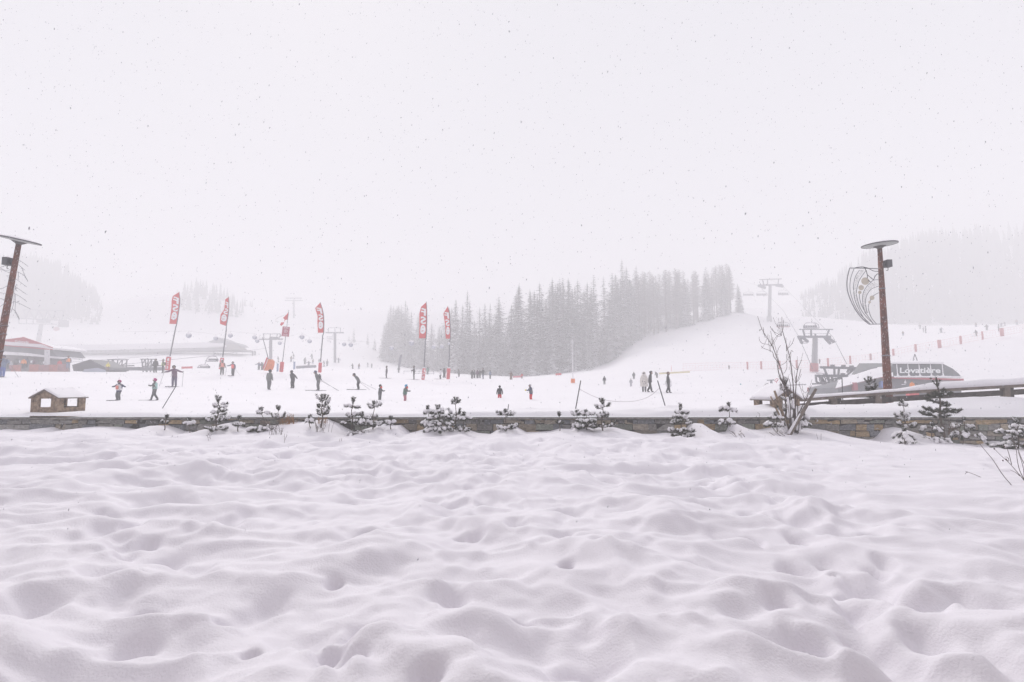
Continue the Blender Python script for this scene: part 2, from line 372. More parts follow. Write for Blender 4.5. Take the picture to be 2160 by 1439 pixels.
# ------------------------------------------------------------------ haze: an even snowy mist, closed box round the whole scene
b = MB(); b.box((0, 450, 56), 3600, 1140, 122)
hz = b.build('haze', bpy.data.materials.new('haze')); hm = hz.data.materials[0]; hm.use_nodes = True
hn = hm.node_tree; hn.nodes.remove(hn.nodes['Principled BSDF'])
pv = hn.nodes.new('ShaderNodeVolumePrincipled'); pv.inputs['Color'].default_value = (.985, .98, .99, 1)
pv.inputs['Density'].default_value = .0055; pv.inputs['Anisotropy'].default_value = 0.0
hn.links.new(pv.outputs[0], hn.nodes['Material Output'].inputs['Volume'])
tag(hz, 'pale even snow mist hanging over the whole valley', None, None, 'stuff')

# unseen building added behind the camera to block sky light and darken near snow
shade_bld = empty('added_shade_building', (0, -3.2, 0), 'plain grey building added unseen behind the viewer to shade the near snow', 'building')
q = MB(); q.box((0, -6.7, 3.6), 46, 7, 9.2); q.build('wall', mat('shade_building_render', (.48, .44, .42), .9, .1, 1), shade_bld)
q = MB(); q.box((0, -6.7, 8.4), 48, 9.0, .35); q.build('roof', mat('shade_building_roof', (.15, .12, .11), .9, .1, 1), shade_bld)
for k in range(14):
    f_ = MB(); f_.box((-19.5+3*k, -3.17, 2.2), 1.5, .06, 1.5); w0 = f_.build('window', mat('window_frame', (.20, .13, .08), .6), shade_bld)
    f_ = MB(); f_.box((-19.5+3*k, -3.13, 2.2), 1.3, .04, 1.3); f_.build('pane', mat('dark_glass', (.04, .05, .06), .15), w0)

# ------------------------------------------------------------------ the stone wall
def stone_mat():
    m = bpy.data.materials.new('rubble_stone'); m.use_nodes = True; t = m.node_tree; b = t.nodes['Principled BSDF']
    b.inputs['Roughness'].default_value = .9
    a = t.nodes.new('ShaderNodeAttribute'); a.attribute_name = 'stone_tint'
    tc = t.nodes.new('ShaderNodeTexCoord'); n = t.nodes.new('ShaderNodeTexNoise'); n.inputs['Scale'].default_value = 9; n.inputs['Detail'].default_value = 8; n.inputs['Roughness'].default_value = .7
    mp = t.nodes.new('ShaderNodeMapping'); mp.inputs['Scale'].default_value = (1, 1, 2.2)
    t.links.new(tc.outputs['Object'], mp.inputs[0]); t.links.new(mp.outputs[0], n.inputs['Vector'])
    mr = t.nodes.new('ShaderNodeMapRange'); mr.inputs['From Min'].default_value = .3; mr.inputs['From Max'].default_value = .7; mr.inputs['To Min'].default_value = .45; mr.inputs['To Max'].default_value = 1.5
    t.links.new(n.outputs['Fac'], mr.inputs['Value'])
    mx = t.nodes.new('ShaderNodeMix'); mx.data_type = 'RGBA'; mx.blend_type = 'MULTIPLY'; mx.inputs['Factor'].default_value = 1
    t.links.new(a.outputs['Color'], mx.inputs['A']); t.links.new(mr.outputs[0], mx.inputs['B'])
    n3 = t.nodes.new('ShaderNodeTexNoise'); n3.inputs['Scale'].default_value = 26; n3.inputs['Detail'].default_value = 3
    t.links.new(tc.outputs['Object'], n3.inputs['Vector'])
    m3 = t.nodes.new('ShaderNodeMapRange'); m3.inputs['From Min'].default_value = .66; m3.inputs['From Max'].default_value = .74
    t.links.new(n3.outputs['Fac'], m3.inputs['Value'])
    mz = t.nodes.new('ShaderNodeMix'); mz.data_type = 'RGBA'; t.links.new(m3.outputs[0], mz.inputs['Factor'])
    t.links.new(mx.outputs['Result'], mz.inputs['A']); mz.inputs['B'].default_value = (.75, .74, .77, 1)
    t.links.new(mz.outputs['Result'], b.inputs['Base Color'])
    bp = t.nodes.new('ShaderNodeBump'); bp.inputs['Strength'].default_value = .9; bp.inputs['Distance'].default_value = .04
    t.links.new(n.outputs['Fac'], bp.inputs['Height']); t.links.new(bp.outputs[0], b.inputs['Normal'])
    return m
random.seed(11)
ZT = at(0, 881, WALL_Y-.15).z
wall = empty('stone_wall', (0, WALL_Y, -1.0), 'long low rubble stone wall between the trodden garden snow and the piste', 'wall')
mb = MB(); tints = []
mb.box((0, WALL_Y+.02, ZT/2-.62), 60, .30, ZT+1.1); tints += [(.035, .032, .03)]*6
TONE = [(.235,.205,.17), (.20,.19,.175), (.17,.165,.16), (.26,.22,.17), (.145,.15,.16), (.30,.22,.13), (.19,.20,.17), (.22,.21,.20)]
z = -.75
while z < ZT-.07:
    h = min(random.uniform(.10, .24), ZT-.06-z)
    x = -28 - random.random()*.4
    while x < 28:
        w = random.uniform(.16, .62); pr = random.uniform(.0, .05)
        hh = h - .018; c = random.choice(TONE); k = random.uniform(.8, 1.45)
        c = (c[0]*k, c[1]*k, c[2]*k)
        if x > 8: c = tuple(v*1.12 for v in c)
        n0 = len(mb.f); y0 = WALL_Y-.13-pr; j = lambda a: random.uniform(-a, a)
        zz0, zz1 = z+.009+j(.02), z+.009+hh+j(.02); zz1 = min(zz1, ZT-.055)
        P = [(x+j(.02), y0, zz0+j(.02)), (x+w-.015+j(.02), y0, zz0+j(.02)), (x+w-.015, WALL_Y, zz0), (x, WALL_Y, zz0),
             (x+j(.02), y0+j(.015), zz1), (x+w-.015+j(.02), y0+j(.015), zz1), (x+w-.015, WALL_Y, zz1), (x, WALL_Y, zz1)]
        mb.hexa([Vector(p) for p in P]); tints += [c]*(len(mb.f)-n0)
        x += w
    z += h
o = mb.build('masonry', stone_mat(), wall)
at_ = o.data.color_attributes.new('stone_tint', 'FLOAT_COLOR', 'CORNER')
arr = np.ones((len(o.data.loops), 4), np.float32); ls = 0
cols = np.repeat(np.array(tints, np.float32), [p.loop_total for p in o.data.polygons], 0); arr[:, :3] = cols
at_.data.foreach_set('color', arr.reshape(-1))
cp = MB(); x = -28.0
while x < 28:
    w = random.uniform(.7, 1.6); cp.box((x+w/2, WALL_Y-.035, ZT-.03), w-.012, .40, .055+random.uniform(-.008, .004)); x += w
cp.build('coping', mat('coping_slate', (.19, .175, .16), .85, .4, 7, bump=.6, bscale=20), wall)

# ------------------------------------------------------------------ snow laden young pines
def sm(p, a=0): return p
def sapling(px, pyb, pyt, Y, seed, spread=.45, tiers=3, snow=.6, lean=0.0, label='', up=.55, needle=1.0, droop=0.0, bare=.25, name='young_pine'):
    rnd = random.Random(seed); base = at(px, pyb, Y); top = at(px, pyt, Y); H = top.z-base.z
    base.z = base.z - .12; H += .12
    t = empty(name, base, label, 'young pine', 'snow laden young pines along the wall')
    st, nd, sn = MB(), MB(), MB()
    def needles(pts, n, ln, w=.0075):
        for _ in range(int(n*needle*1.6)):
            f = rnd.random()*(len(pts)-1.001); i = int(f); p = pts[i].lerp(pts[i+1], f-i); d = (pts[i+1]-pts[i]).normalized()
            a = rnd.uniform(0, 2*math.pi); s = d.orthogonal().normalized(); s = (Matrix.Rotation(a, 3, d) @ s)
            tip = p + (d*rnd.uniform(.5, 1.1) + s*rnd.uniform(.6, 1))*ln*rnd.uniform(.6, 1.1)
            q = (tip-p).cross(d).normalized()*w
            nd.add([p-q, p+q, tip], [(0, 1, 2)])
    def load(pts, r, frac=1.0):
        n = len(pts)
        for i in range(n-1):
            L = (pts[i+1]-pts[i]).length; m = max(1, int(L/(r*1.1)))
            for k in range(m):
                if rnd.random() > frac: continue
                p = pts[i].lerp(pts[i+1], (k+.5)/m); d = (pts[i+1]-pts[i]).normalized()
                rot = d.to_track_quat('X', 'Z').to_matrix(); rr = r*rnd.uniform(.65, 1.25)
                sn.ball(p+Vector((rnd.uniform(-.4,.4)*rr, rnd.uniform(-.4,.4)*rr, rr*rnd.uniform(.3,.8))), rr*1.15, rr*rnd.uniform(.7, 1.0), rr*rnd.uniform(.6, .95), 2, rot, .6, rnd.random()*9)
    sp = [Vector((lean*H*(i/8)**1.5 + .02*H*math.sin(i*1.3+seed), .02*math.cos(i+seed), H*i/8)) for i in range(9)]
    st.tube(sp, [.022*(1-.75*i/8)*max(.8, H) for i in range(9)], 6)
    def spt(f):
        f *= 8; i = min(int(f), 7); return sp[i].lerp(sp[i+1], f-i)
    lead = [spt(.8), spt(.9), spt(1)]
    needles(lead, 110, .085); 
    for k in range(rnd.randint(3, 4)):                             # the crown of upright shoots
        a = rnd.uniform(0, 6.28); s0 = spt(.86); d = Vector((math.cos(a)*.55, math.sin(a)*.55, .9)).normalized()*H*rnd.uniform(.10, .16)
        pts = [s0, s0+d*.5, s0+d+Vector((0, 0, .03))]; st.tube(pts, .006, 4); needles(pts, 75, .075); load(pts[1:], .026, snow)
    if snow > .3: load(lead, .028, snow*.8)
    for ti in range(tiers):
        f = bare + (.80-bare)*ti/max(1, tiers-1) + rnd.uniform(-.07, .05) if tiers > 1 else .5
        nb = rnd.randint(4, 7); a0 = rnd.uniform(0, 6.28)
        L0 = spread*(1-.5*ti/max(1, tiers-.5))*rnd.uniform(.85, 1.15)
        for k in range(nb):
            a = a0 + k*2*math.pi/nb + rnd.uniform(-.5, .5); L = L0*rnd.uniform(.35, 1.25)
            s0 = spt(min(.95, f+rnd.uniform(-.04, .04))); o_ = Vector((math.cos(a), math.sin(a), 0))
            pts = [s0, s0+o_*L*.45+Vector((0, 0, L*(.12-droop*.3))), s0+o_*L*.8+Vector((0, 0, L*(up*.45-droop*.6))), s0+o_*L*.98+Vector((0, 0, L*(up-droop)))]
            st.tube(pts, [.011, .009, .007, .005], 5)
            needles(pts[1:], 130*min(1.6, L/.3), .085); load(pts[1:], .034+.03*snow, min(1, snow*1.05))
            if L > .28 and rnd.random() < .8:
                for s_ in (-1, 1):
                    q = Matrix.Rotation(s_*.8, 3, 'Z') @ o_; b0 = pts[1]
                    pp = [b0, b0+q*L*.3+Vector((0, 0, L*.1*(1-droop))), b0+q*L*.5+Vector((0, 0, L*(up*.6-droop*.5)))]
                    st.tube(pp, .006, 4); needles(pp, 95, .08); load(pp[1:], .03+.026*snow, min(1, snow*1.05))
    st.build('trunk', M_BARK, t, True, True); nd.build('needles', M_NEEDLE, t, False, True)
    if sn.v: tag(sn.build('snow_load', M_SNOWLUMP, t, True, True), kind='stuff')
    return t
SAP = [ # px, base, top, Y, spread, tiers, snow, lean, up, droop, label
 (347,900,878,17.6,.14,1,.5,.1,.4,0,'tiny pine tip poking out of a snow mound left of the fallen branch'),
 (402,914,884,17.6,.25,2,1.0,-.2,.2,.5,'small bowed pine sagging under snow just left of the tall cross branched pine'),
 (457,916,836,17.3,.48,4,.75,.0,.35,.1,'tall cross branched pine with forked snowy arms, nearest the left playhouse'),
 (502,905,880,17.6,.14,1,1.0,.1,.3,.3,'little snow ball of a pine right of the tall cross branched pine'),
 (560,906,862,17.5,.36,2,1.0,-.25,.3,.4,'leaning pine thick with snow beside the rust brown bracken'),
 (587,900,858,17.7,.22,1,.35,.0,.7,0,'thin pine with one tufted head above the rust brown bracken'),
 (678,905,833,17.4,.32,3,.35,.02,.9,-.1,'candelabra shaped pine with bare lower stem and upturned arms'),
 (655,912,878,17.2,.26,2,1.0,-.1,.2,.4,'squat snow buried pine at the foot of the candelabra shaped pine'),
 (742,900,840,17.5,.34,3,.9,.0,.3,.35,'drooping snow caked pine on the left of the dense pine clump'),
 (785,908,847,17.3,.42,3,.95,.05,.4,.2,'broad snow caked pine on the right of the dense pine clump'),
 (762,915,872,17.1,.50,2,1.0,.0,.1,.5,'low spreading pine in front of the dense pine clump'),
 (824,899,881,17.6,.16,1,1.0,.0,.3,.1,'tiny white star shaped pine alone against the wall'),
 (927,912,856,17.2,.52,4,.9,-.05,.25,.35,'large rounded pine bush heavy with snow'),
 (905,895,858,17.6,.25,2,1.0,-.1,.2,.5,'nodding pine tip bent left behind the large rounded pine bush'),
 (961,898,839,17.6,.30,3,.55,.02,.7,0,'upright fingered pine rising right of the large rounded pine bush'),
 (977,904,872,17.4,.34,2,.9,.0,.2,.25,'low pine with a parasol of snow below the upright fingered pine'),
 (1067,905,865,17.4,.40,2,1.0,.0,.5,.15,'V shaped pine pair of arms joined by snow beside a short stick'),
 (1181,906,872,17.5,.20,1,.8,-.05,.5,.3,'slim bent pine with one snowy tuft left of the low pine group'),
 (1217,898,868,17.5,.26,2,.9,.0,.5,.2,'left pine of the low group beneath the leaning pole with the cord'),
 (1237,903,867,17.3,.36,3,.85,.0,.35,.3,'middle pine of the low group beneath the leaning pole with the cord'),
 (1270,908,842,17.3,.42,3,.55,.04,.55,.05,'open branched pine with a dark tip right of the low group'),
 (1438,925,854,17.0,.42,5,.85,.0,.3,.2,'dense knobbly pine bush standing alone with a snow ridge on its right'),
 (1539,892,851,17.5,.34,2,.95,.0,.2,.45,'pine with a crown head and a drooping snow skirt on a pointed mound'),
 (1658,905,797,17.7,.27,3,.8,.02,.5,.05,'dark pine growing inside the tall bare shrub'),
 (1640,903,872,17.2,.30,2,.95,-.1,.2,.4,'snowy pine tuft at the left foot of the tall bare shrub'),
 (1692,898,872,17.3,.28,2,1.0,.1,.1,.5,'snowy pine tuft at the right foot of the tall bare shrub'),
 (1836,842,796,20.9,.34,3,.3,.0,.8,0,'small green pine showing above the fence left of the street lamp'),
 (1910,905,845,17.2,.30,4,.85,-.02,.5,.2,'narrow snow dusted pine left of the tallest green pine'),
 (1990,930,797,17.0,.46,5,.15,-.03,.35,.05,'tallest green pine with a bare needle ringed stem in front of the fence'),
 (1908,932,905,16.8,.42,2,1.0,.0,.05,.6,'low pine hump buried in snow below the narrow snow dusted pine'),
 (1965,925,893,16.9,.55,2,1.0,.1,.05,.4,'wide snow shelf of pine boughs before the ochre stones'),
 (2030,945,905,16.4,.55,2,1.0,.25,.0,.5,'snow smothered fallen pine bough right of the tallest green pine'),
 (2035,905,883,17.9,.30,1,1.0,.0,.1,.4,'flat cushion of snowy pine against the wall right of the tallest green pine'),
 (2150,955,884,14.8,.62,5,.95,.0,.3,.3,'snow heavy pine cut by the right edge of the view'),
]
for i, (px, pb, pt, Y, spd, tr, sn_, le, up, dr, lb) in enumerate(SAP):
    sapling(px, pb, pt, Y, 100+i*7, spd, tr, sn_, le, lb, up, 1.0, dr, bare=.42 if ('bare' in lb) else .2)

# ------------------------------------------------------------------ bare shrub, stakes, bracken, twigs
def poly(pts, org, sc, Y, jy=0, rnd=None):
    return [at(org[0]+x/sc, org[1]+y/sc, Y + (rnd.uniform(-jy, jy) if rnd else 0)) for x, y in pts]
def smooth_path(pts, n=4):
    out = []
    for i in range(len(pts)-1):
        p0 = pts[max(i-1, 0)]; p1 = pts[i]; p2 = pts[i+1]; p3 = pts[min(i+2, len(pts)-1)]
        for k in range(n):
            t = k/n; out.append(.5*((2*p1)+(-p0+p2)*t+(2*p0-5*p1+4*p2-p3)*t*t+(-p0+3*p1-3*p2+p3)*t**3))
    return out+[pts[-1]]
SO, SS = (1560, 660), 4.96
shr = empty('bare_shrub', at(1668, 922, 17.2), 'tall leafless many stemmed shrub rising high above the wall between three stakes', 'shrub')
rnd = random.Random(4)
stems = [[(540,1280),(520,900),(470,740),(430,600),(380,470),(330,350),(270,260),(215,170),(170,40)], [(560,1270),(560,900),(550,740),(520,520),(490,400),(440,240),(420,170),(412,50)],
 [(600,1280),(580,1000),(588,740),(600,600),(640,495)], [(530,1270),(510,1000),(490,830),(420,690),(390,590),(385,520),(340,460),(320,410),(230,375),(200,350)],
 [(575,1270),(590,1100),(680,900),(690,840),(715,760)], [(550,1280),(530,1050),(500,880),(440,800),(415,720)], [(585,1275),(575,980),(545,850),(560,770),(550,690)]]
thin = [[(330,350),(290,330),(240,320),(210,290),(205,250)], [(430,235),(350,190),(320,140)], [(430,220),(455,170),(460,80)], [(500,380),(550,320),(572,260)], [(380,470),(405,380),(430,340)],
 [(400,500),(365,400),(350,330),(325,190)], [(470,740),(440,700),(430,640)], [(430,550),(490,510),(540,400)], [(460,640),(490,590),(495,540),(490,430)], [(330,350),(370,270),(412,225)],
 [(270,260),(250,200),(255,165)], [(410,500),(380,380),(350,280)], [(440,240),(390,240),(340,165)], [(520,520),(535,460),(540,395),(560,410)], [(215,170),(208,190),(235,165)], [(590,740),(585,690),(600,640)],
 [(490,400),(488,330),(485,260)], [(430,600),(395,560),(390,500)]]
b_ = MB()
for s in stems:
    p = smooth_path(poly(s, SO, SS, 17.2)); n = len(p); dy = rnd.uniform(-.25, .25)
    for i in range(n): p[i].y += dy*i/n
    b_.tube(p, [.020*(1-.72*i/n) for i in range(n)], 6)
b_.build('stem', M_TWIG, shr, True)
for s in thin:
    q = MB(); q.tube(smooth_path(poly(s, SO, SS, 17.2+rnd.uniform(-.12, .12))), .0065, 5); q.build('branch', M_TWIG, shr, True)
for k in range(34):                                                        # fine upright twigs filling the fan
    s_ = rnd.choice(stems[:5]); j = rnd.randint(2, len(s_)-2) if len(s_) > 4 else 1; x0, y0 = s_[j]; dx = rnd.uniform(-75, 75); dy = -rnd.uniform(60, 190)
    q = MB(); q.tube(smooth_path(poly([(x0, y0), (x0+dx*.6, y0+dy*.45), (x0+dx, y0+dy)], SO, SS, 17.2+rnd.uniform(-.15, .15))), .0045, 4); q.build('twig', M_TWIG, shr, True)
q = MB()
for k in range(22):                                                       # the thicket of shoots at the foot
    x0 = rnd.uniform(505, 620); x1 = x0+rnd.uniform(-60, 60); y1 = rnd.uniform(920, 1150)
    q.tube(poly([(x0, 1285), ((x0+x1)/2+rnd.uniform(-8, 8), (1285+y1)/2), (x1, y1)], SO, SS, 17.2+rnd.uniform(-.15, .2)), .008, 5)
q.build('basal_shoots', M_TWIG, shr, True)
q = MB()
for s in ([(500,1290),(400,1345),(300,1368),(210,1370),(130,1350)], [(500,1300),(430,1290),(350,1200)], [(470,1310),(380,1250),(340,1190)], [(530,1290),(530,1330),(545,1368)], [(480,1290),(420,1250),(410,1210)], [(450,1290),(380,1290),(310,1250)]):
    q.tube(smooth_path(poly(s, SO, SS, 16.8)), .007, 5)
q.build('bent_twigs', M_TWIG, shr, True)
q = MB()
for s in ([(560,1270),(556,1100)], [(520,1100),(512,950),(500,880)], [(565,1000),(560,900)], [(480,1260),(455,1180),(450,1130)], [(600,1230),(606,1130)], [(430,1240),(470,1190),(500,1250)], [(625,1240),(640,1150),(662,1180)]): 
    q.tube(smooth_path(poly(s, SO, SS, 17.1)), .035, 7)
q.build('snow_load', M_SNOWLUMP, shr, True)
for lb, a, c, w, sn_ in (('grey weathered stake leaning right across the bare shrub', (800, 797), (515, 1290), .105, 0), ('brown split stake leaning left through the bare shrub', (365, 815), (520, 1250), .085, 0), ('thin snow faced stake outermost on the left of the bare shrub', (325, 875), (470, 1190), .06, 1)):
    pa, pb = poly([a, c], SO, SS, 16.95 if w > .1 else 17.4)
    st = empty('support_stake', pb, lb, 'stake'); q = MB()
    q.tube([pb, pb.lerp(pa, .3), pb.lerp(pa, .65), pa], [w*.62, w*.6, w*.55, w*.42], 8); q.build('pole', M_WOOD if w > .1 else M_HUTWOOD, st, True)
    q = MB(); d = (pa-pb); off = Vector((-.3*w, -.1*w, w*.35))
    q.tube([pb.lerp(pa, .02)+off, pb.lerp(pa, .2)+off, pb.lerp(pa, .45 if not sn_ else .95)+off], [w*.5, w*.45, w*.25], 7); q.build('snow_strip', M_SNOWLUMP, st, True)

def twigs(name, label, cat, lines, org, sc, Y, r, m, group=None, buds=()):
    base = at(org[0]+lines[0][0][0]/sc, org[1]+lines[0][0][1]/sc, Y)
    t = empty(name, base, label, cat, group); q = MB()
    for L in lines: q.tube(smooth_path(poly(L, org, sc, Y)), [r*(1-.5*i/(4*(len(L)-1))) for i in range(4*(len(L)-1)+1)], 5)
    q.build('stem', m, t, True)
    for (x, y) in buds:
        q = MB(); p = at(org[0]+x/sc, org[1]+y/sc, Y); q.ball(p, .012, .012, .016, 1); q.build('bud', mat('seed_head', (.10, .05, .06), .8), t, True)
    return t
TO, TS = (1990, 860), 6.85
twigs('bare_twig', 'long single bare stem slanting down to the right snow edge', 'twig', [[(1175,1345),(1000,1140),(850,960),(720,760),(620,640),(530,530)]], TO, TS, 8.6, .0065, M_TWIG)
twigs('bare_twig', 'branching rose stems with dark seed heads at the right edge', 'twig', [[(1200,1090),(1040,900),(940,790),(840,700),(735,595)], [(1180,1070),(1100,900),(1065,740),(1050,600),(980,430)], [(985,825),(950,680),(910,560)], [(1200,860),(1130,740),(1060,560),(1000,450)], [(1100,985),(1040,935),(960,900)], [(900,745),(945,775),(930,720),(880,715)], [(1170,1060),(1150,850),(1080,640)]], TO, TS, 9.0, .0058, M_TWIG, None, [(880,560),(860,765),(905,748),(735,595)])
twigs('bare_twig', 'short bare stem lying alone on the smooth right snow bank', 'twig', [[(740,1118),(620,1045),(480,980),(390,945),(315,918)], [(345,935),(330,940),(312,962)]], TO, TS, 9.4, .006, M_TWIG)
rnd = random.Random(8)
def tuft(px, py, Y, w, h, n, m, label, seed, name='dry_bracken', cat='bracken', r=.0045, lean=0):
    rr = random.Random(seed); b0 = at(px, py, Y); t = empty(name, b0, label, cat); q = MB()
    for k in range(n):
        x = rr.uniform(-w, w); hh = h*rr.uniform(.5, 1.1); l = rr.uniform(-.35, .35)+lean
        a = b0+Vector((x, rr.uniform(-.15, .15), -.08)); p = [a, a+Vector((l*hh*.4, 0, hh*.6)), a+Vector((l*hh, 0, hh))]
        q.tube(p, r, 4)
        for s in range(rr.randint(0, 3)):
            c = p[1].lerp(p[2], rr.random()); q.tube([c, c+Vector((rr.uniform(-.08, .08), rr.uniform(-.04, .04), rr.uniform(-.03, .06)))], r*.8, 4)
    q.build('stalks', m, t); return t
tuft(606, 897, 17.9, .28, .42, 60, M_RUST, 'rust brown dry bracken against the wall right of the thin tufted pine', 1)
tuft(563, 912, 17.4, .22, .45, 26, M_TWIG, 'dark stalks of a dead plant under the leaning snowy pine', 2, 'dead_stalks', 'dead plant')
tuft(580, 922, 16.7, .22, .5, 14, M_TWIG, 'sparse leaning stems standing in snow before the rust brown bracken', 3, 'dead_stalks', 'dead plant')
tuft(680, 918, 17.0, .25, .62, 16, M_TWIG, 'fan of thin stems in front of the candelabra shaped pine', 4, 'dead_stalks', 'dead plant')
tuft(680, 888, 17.8, .14, .2, 26, M_RUST, 'small brown dry tuft behind the stem of the candelabra shaped pine', 5)
tuft(600, 930, 15.9, .05, .3, 2, M_TWIG, 'lone pair of twigs in open snow below the rust brown bracken', 6, 'dead_stalks', 'dead plant')
tuft(1568, 917, 16.2, .35, .22, 7, M_TWIG, 'low slanting twigs on the snow right of the pointed mound', 7, 'dead_stalks', 'dead plant', lean=-.9)
tuft(1730, 925, 16.2, .02, .3, 2, M_TWIG, 'single upright twig in the snow right of the bare shrub', 9, 'dead_stalks', 'dead plant')
tuft(444, 926, 15.8, .02, .26, 2, M_TWIG, 'single slanting twig below the tall cross branched pine', 10, 'dead_stalks', 'dead plant', lean=-.4)
tuft(719, 925, 15.8, .02, .1, 2, M_TWIG, 'stub of a twig in the snow below the dense pine clump', 12, 'dead_stalks', 'dead plant')
tuft(1598, 878, 18.5, .02, .18, 3, M_TWIG, 'grass blades on the wall top left of the bare shrub', 13, 'dead_stalks', 'dead plant')
tuft(2005, 912, 17.3, .3, .4, 40, mat('brown_needles', (.13, .08, .05), .9, .3), 'brown dead undergrowth beneath the tallest green pine', 14, 'dead_stalks', 'dead plant', r=.004)

# poles and cord on the near piste
def pole(pa, pb, Y, r, label, name='marker_pole', m=M_DARKSTEEL, Y2=None):
    a, b2 = at(*pa, Y2 or Y), at(*pb, Y); t = MB(); t.tube([b2 + (b2-a).normalized()*.25, b2, a], r, 8); o = t.build(name, m, None, True)
    return tag(o, label, 'pole')
pole((371,815),(346,856), 21.5, .016, 'thin leaning pole below the skier in purple')
pole((1225,803),(1214,864), 19.6, .02, 'leaning pole at the left end of the sagging cord')
pole((1387,803),(1403,856), 19.6, .02, 'leaning pole at the right end of the sagging cord')
pole((1073,853),(1069,882), 18.5, .014, 'short stick standing beside the V shaped pine')
pole((1776,797),(1778,852), 21.5, .018, 'thin dark pole behind the fence near the lift station')
pole((2126,823),(2120,838), 21.0, .010, 'slim stick seen between the rails at the right')
q = MB(); q.tube(smooth_path([at(1222,821,19.65), at(1262,840,19.8), at(1300,847,20), at(1340,846,20), at(1370,836,19.8), at(1392,818,19.65)]), .008, 5)
tag(q.build('sagging_cord', mat('pale_cord', (.45, .40, .42), .8), None, True), 'thin pale cord sagging between the two leaning poles', 'cord')

# ------------------------------------------------------------------ play huts
def hut(px, py, Y, w, L, wallh, roofh, yaw, label, snow_t=.16, ov=.10, sink=0):
    base = at(px, py, Y); base.z -= sink
    t = empty('play_hut', base, label, 'play hut', None, R(yaw)); th = .07
    def P(x, y, z): return Vector((x, y, z))
    def opening(q, x0, x1, z0, z1, ox0, ox1, oz0, oz1, y, along):
        def bx(a0, a1, c0, c1):
            if a1-a0 < .01 or c1-c0 < .01: return
            ctr = ((a0+a1)/2, y, (c0+c1)/2) if along == 'x' else (y, (a0+a1)/2, (c0+c1)/2)
            sz = (a1-a0, th, c1-c0) if along == 'x' else (th, a1-a0, c1-c0)
            q.box(ctr, *sz)
        bx(x0, ox0, z0, z1); bx(ox1, x1, z0, z1); bx(ox0, ox1, z0, oz0); bx(ox0, ox1, oz1, z1)
    for nm, y in (('front_wall', -L/2), ('rear_wall', L/2)):
        q = MB(); opening(q, -w/2, w/2, -.2, wallh, -w*.22, w*.26, wallh*.34, wallh*.93, y, 'x')
        q.prism([P(-w/2, y-th/2, wallh+.002), P(w/2, y-th/2, wallh+.002), P(0, y-th/2, wallh+roofh)], (0, th, 0))
        fix_normals(q.build(nm, M_HUTWOOD, t, False, True))
    for x in (-w/2, w/2):
        q = MB(); opening(q, -L/2+th/2+.002, L/2-th/2-.002, -.2, wallh-.005, -L*.30, L*.28, wallh*.30, wallh*.92, x, 'y'); q.build('side_wall', M_HUTWOOD, t, False, True)
    for s in (-1, 1):
        q = MB(); x1 = s*(w/2+ov); z1 = wallh - ov*roofh/(w/2)*.9
        q.prism([P(0, -L/2-ov, wallh+roofh+.01), P(x1, -L/2-ov, z1+.01), P(x1, -L/2-ov, z1+.05), P(0, -L/2-ov, wallh+roofh+.05)], (0, L+2*ov, 0))
        fix_normals(q.build('roof_panel', M_WOOD, t, False, True))
        q = MB(); n = 9; m_ = 12; vs = []; 
        rr = random.Random(int(px)+s)
        for j in range(m_+1):
            for i in range(n+1):
                f = i/n; g = j/m_; x = x1*f*1.03; y = -L/2-ov + (L+2*ov)*g
                e = min(1, min(f*0+1, (1-f)*5))*min(1, g*6+.25, (1-g)*6+.25)
                h_ = snow_t*(e**.5)*(1+.25*mnoise.noise(Vector((x*3+px, y*3, s))))
                vs.append(P(x, y, wallh+roofh+.045-(wallh+roofh-z1)*f + h_*(1-.25*f)))
        n0 = len(vs)
        for j in range(m_+1):
            for i in range(n+1):
                f = i/n; x = x1*f*1.02; vs.append(P(x, -L/2-ov+(L+2*ov)*j/m_, wallh+roofh+.052-(wallh+roofh-z1)*f))
        K = n+1; fs = [(j*K+i, j*K+i+1, (j+1)*K+i+1, (j+1)*K+i) for j in range(m_) for i in range(n)]
        fs += [tuple(a+n0 for a in f[::-1]) for f in fs]
        for i in range(n): fs += [(i, i+n0, i+1+n0, i+1), (m_*K+i, m_*K+i+1, m_*K+i+1+n0, m_*K+i+n0)]
        for j in range(m_): fs += [(j*K+n, j*K+n+n0, (j+1)*K+n+n0, (j+1)*K+n)]
        q.add(vs, fs); fix_normals(q.build('roof_snow', M_SNOWLUMP, t, True, True))
    for x in (-w/2+.01, w/2-.01):
        for y in (-L/2-.01, L/2+.01):
            q = MB(); q.box((x, y, wallh/2-.1), .09, .09, wallh+.2); q.build('corner_post', M_HUTWOOD, t, False, True)
    return t
hut(123, 868, 19.5, .95, 1.05, .52, .25, -4, 'small timber play hut with square openings under a snowy gable roof, at the left', .06)
hut(1638, 862, 19.6, 1.0, 1.0, .42, .32, 14, 'half buried timber play hut with a thick snow cap beside the bare shrub', .20, .14, .05)

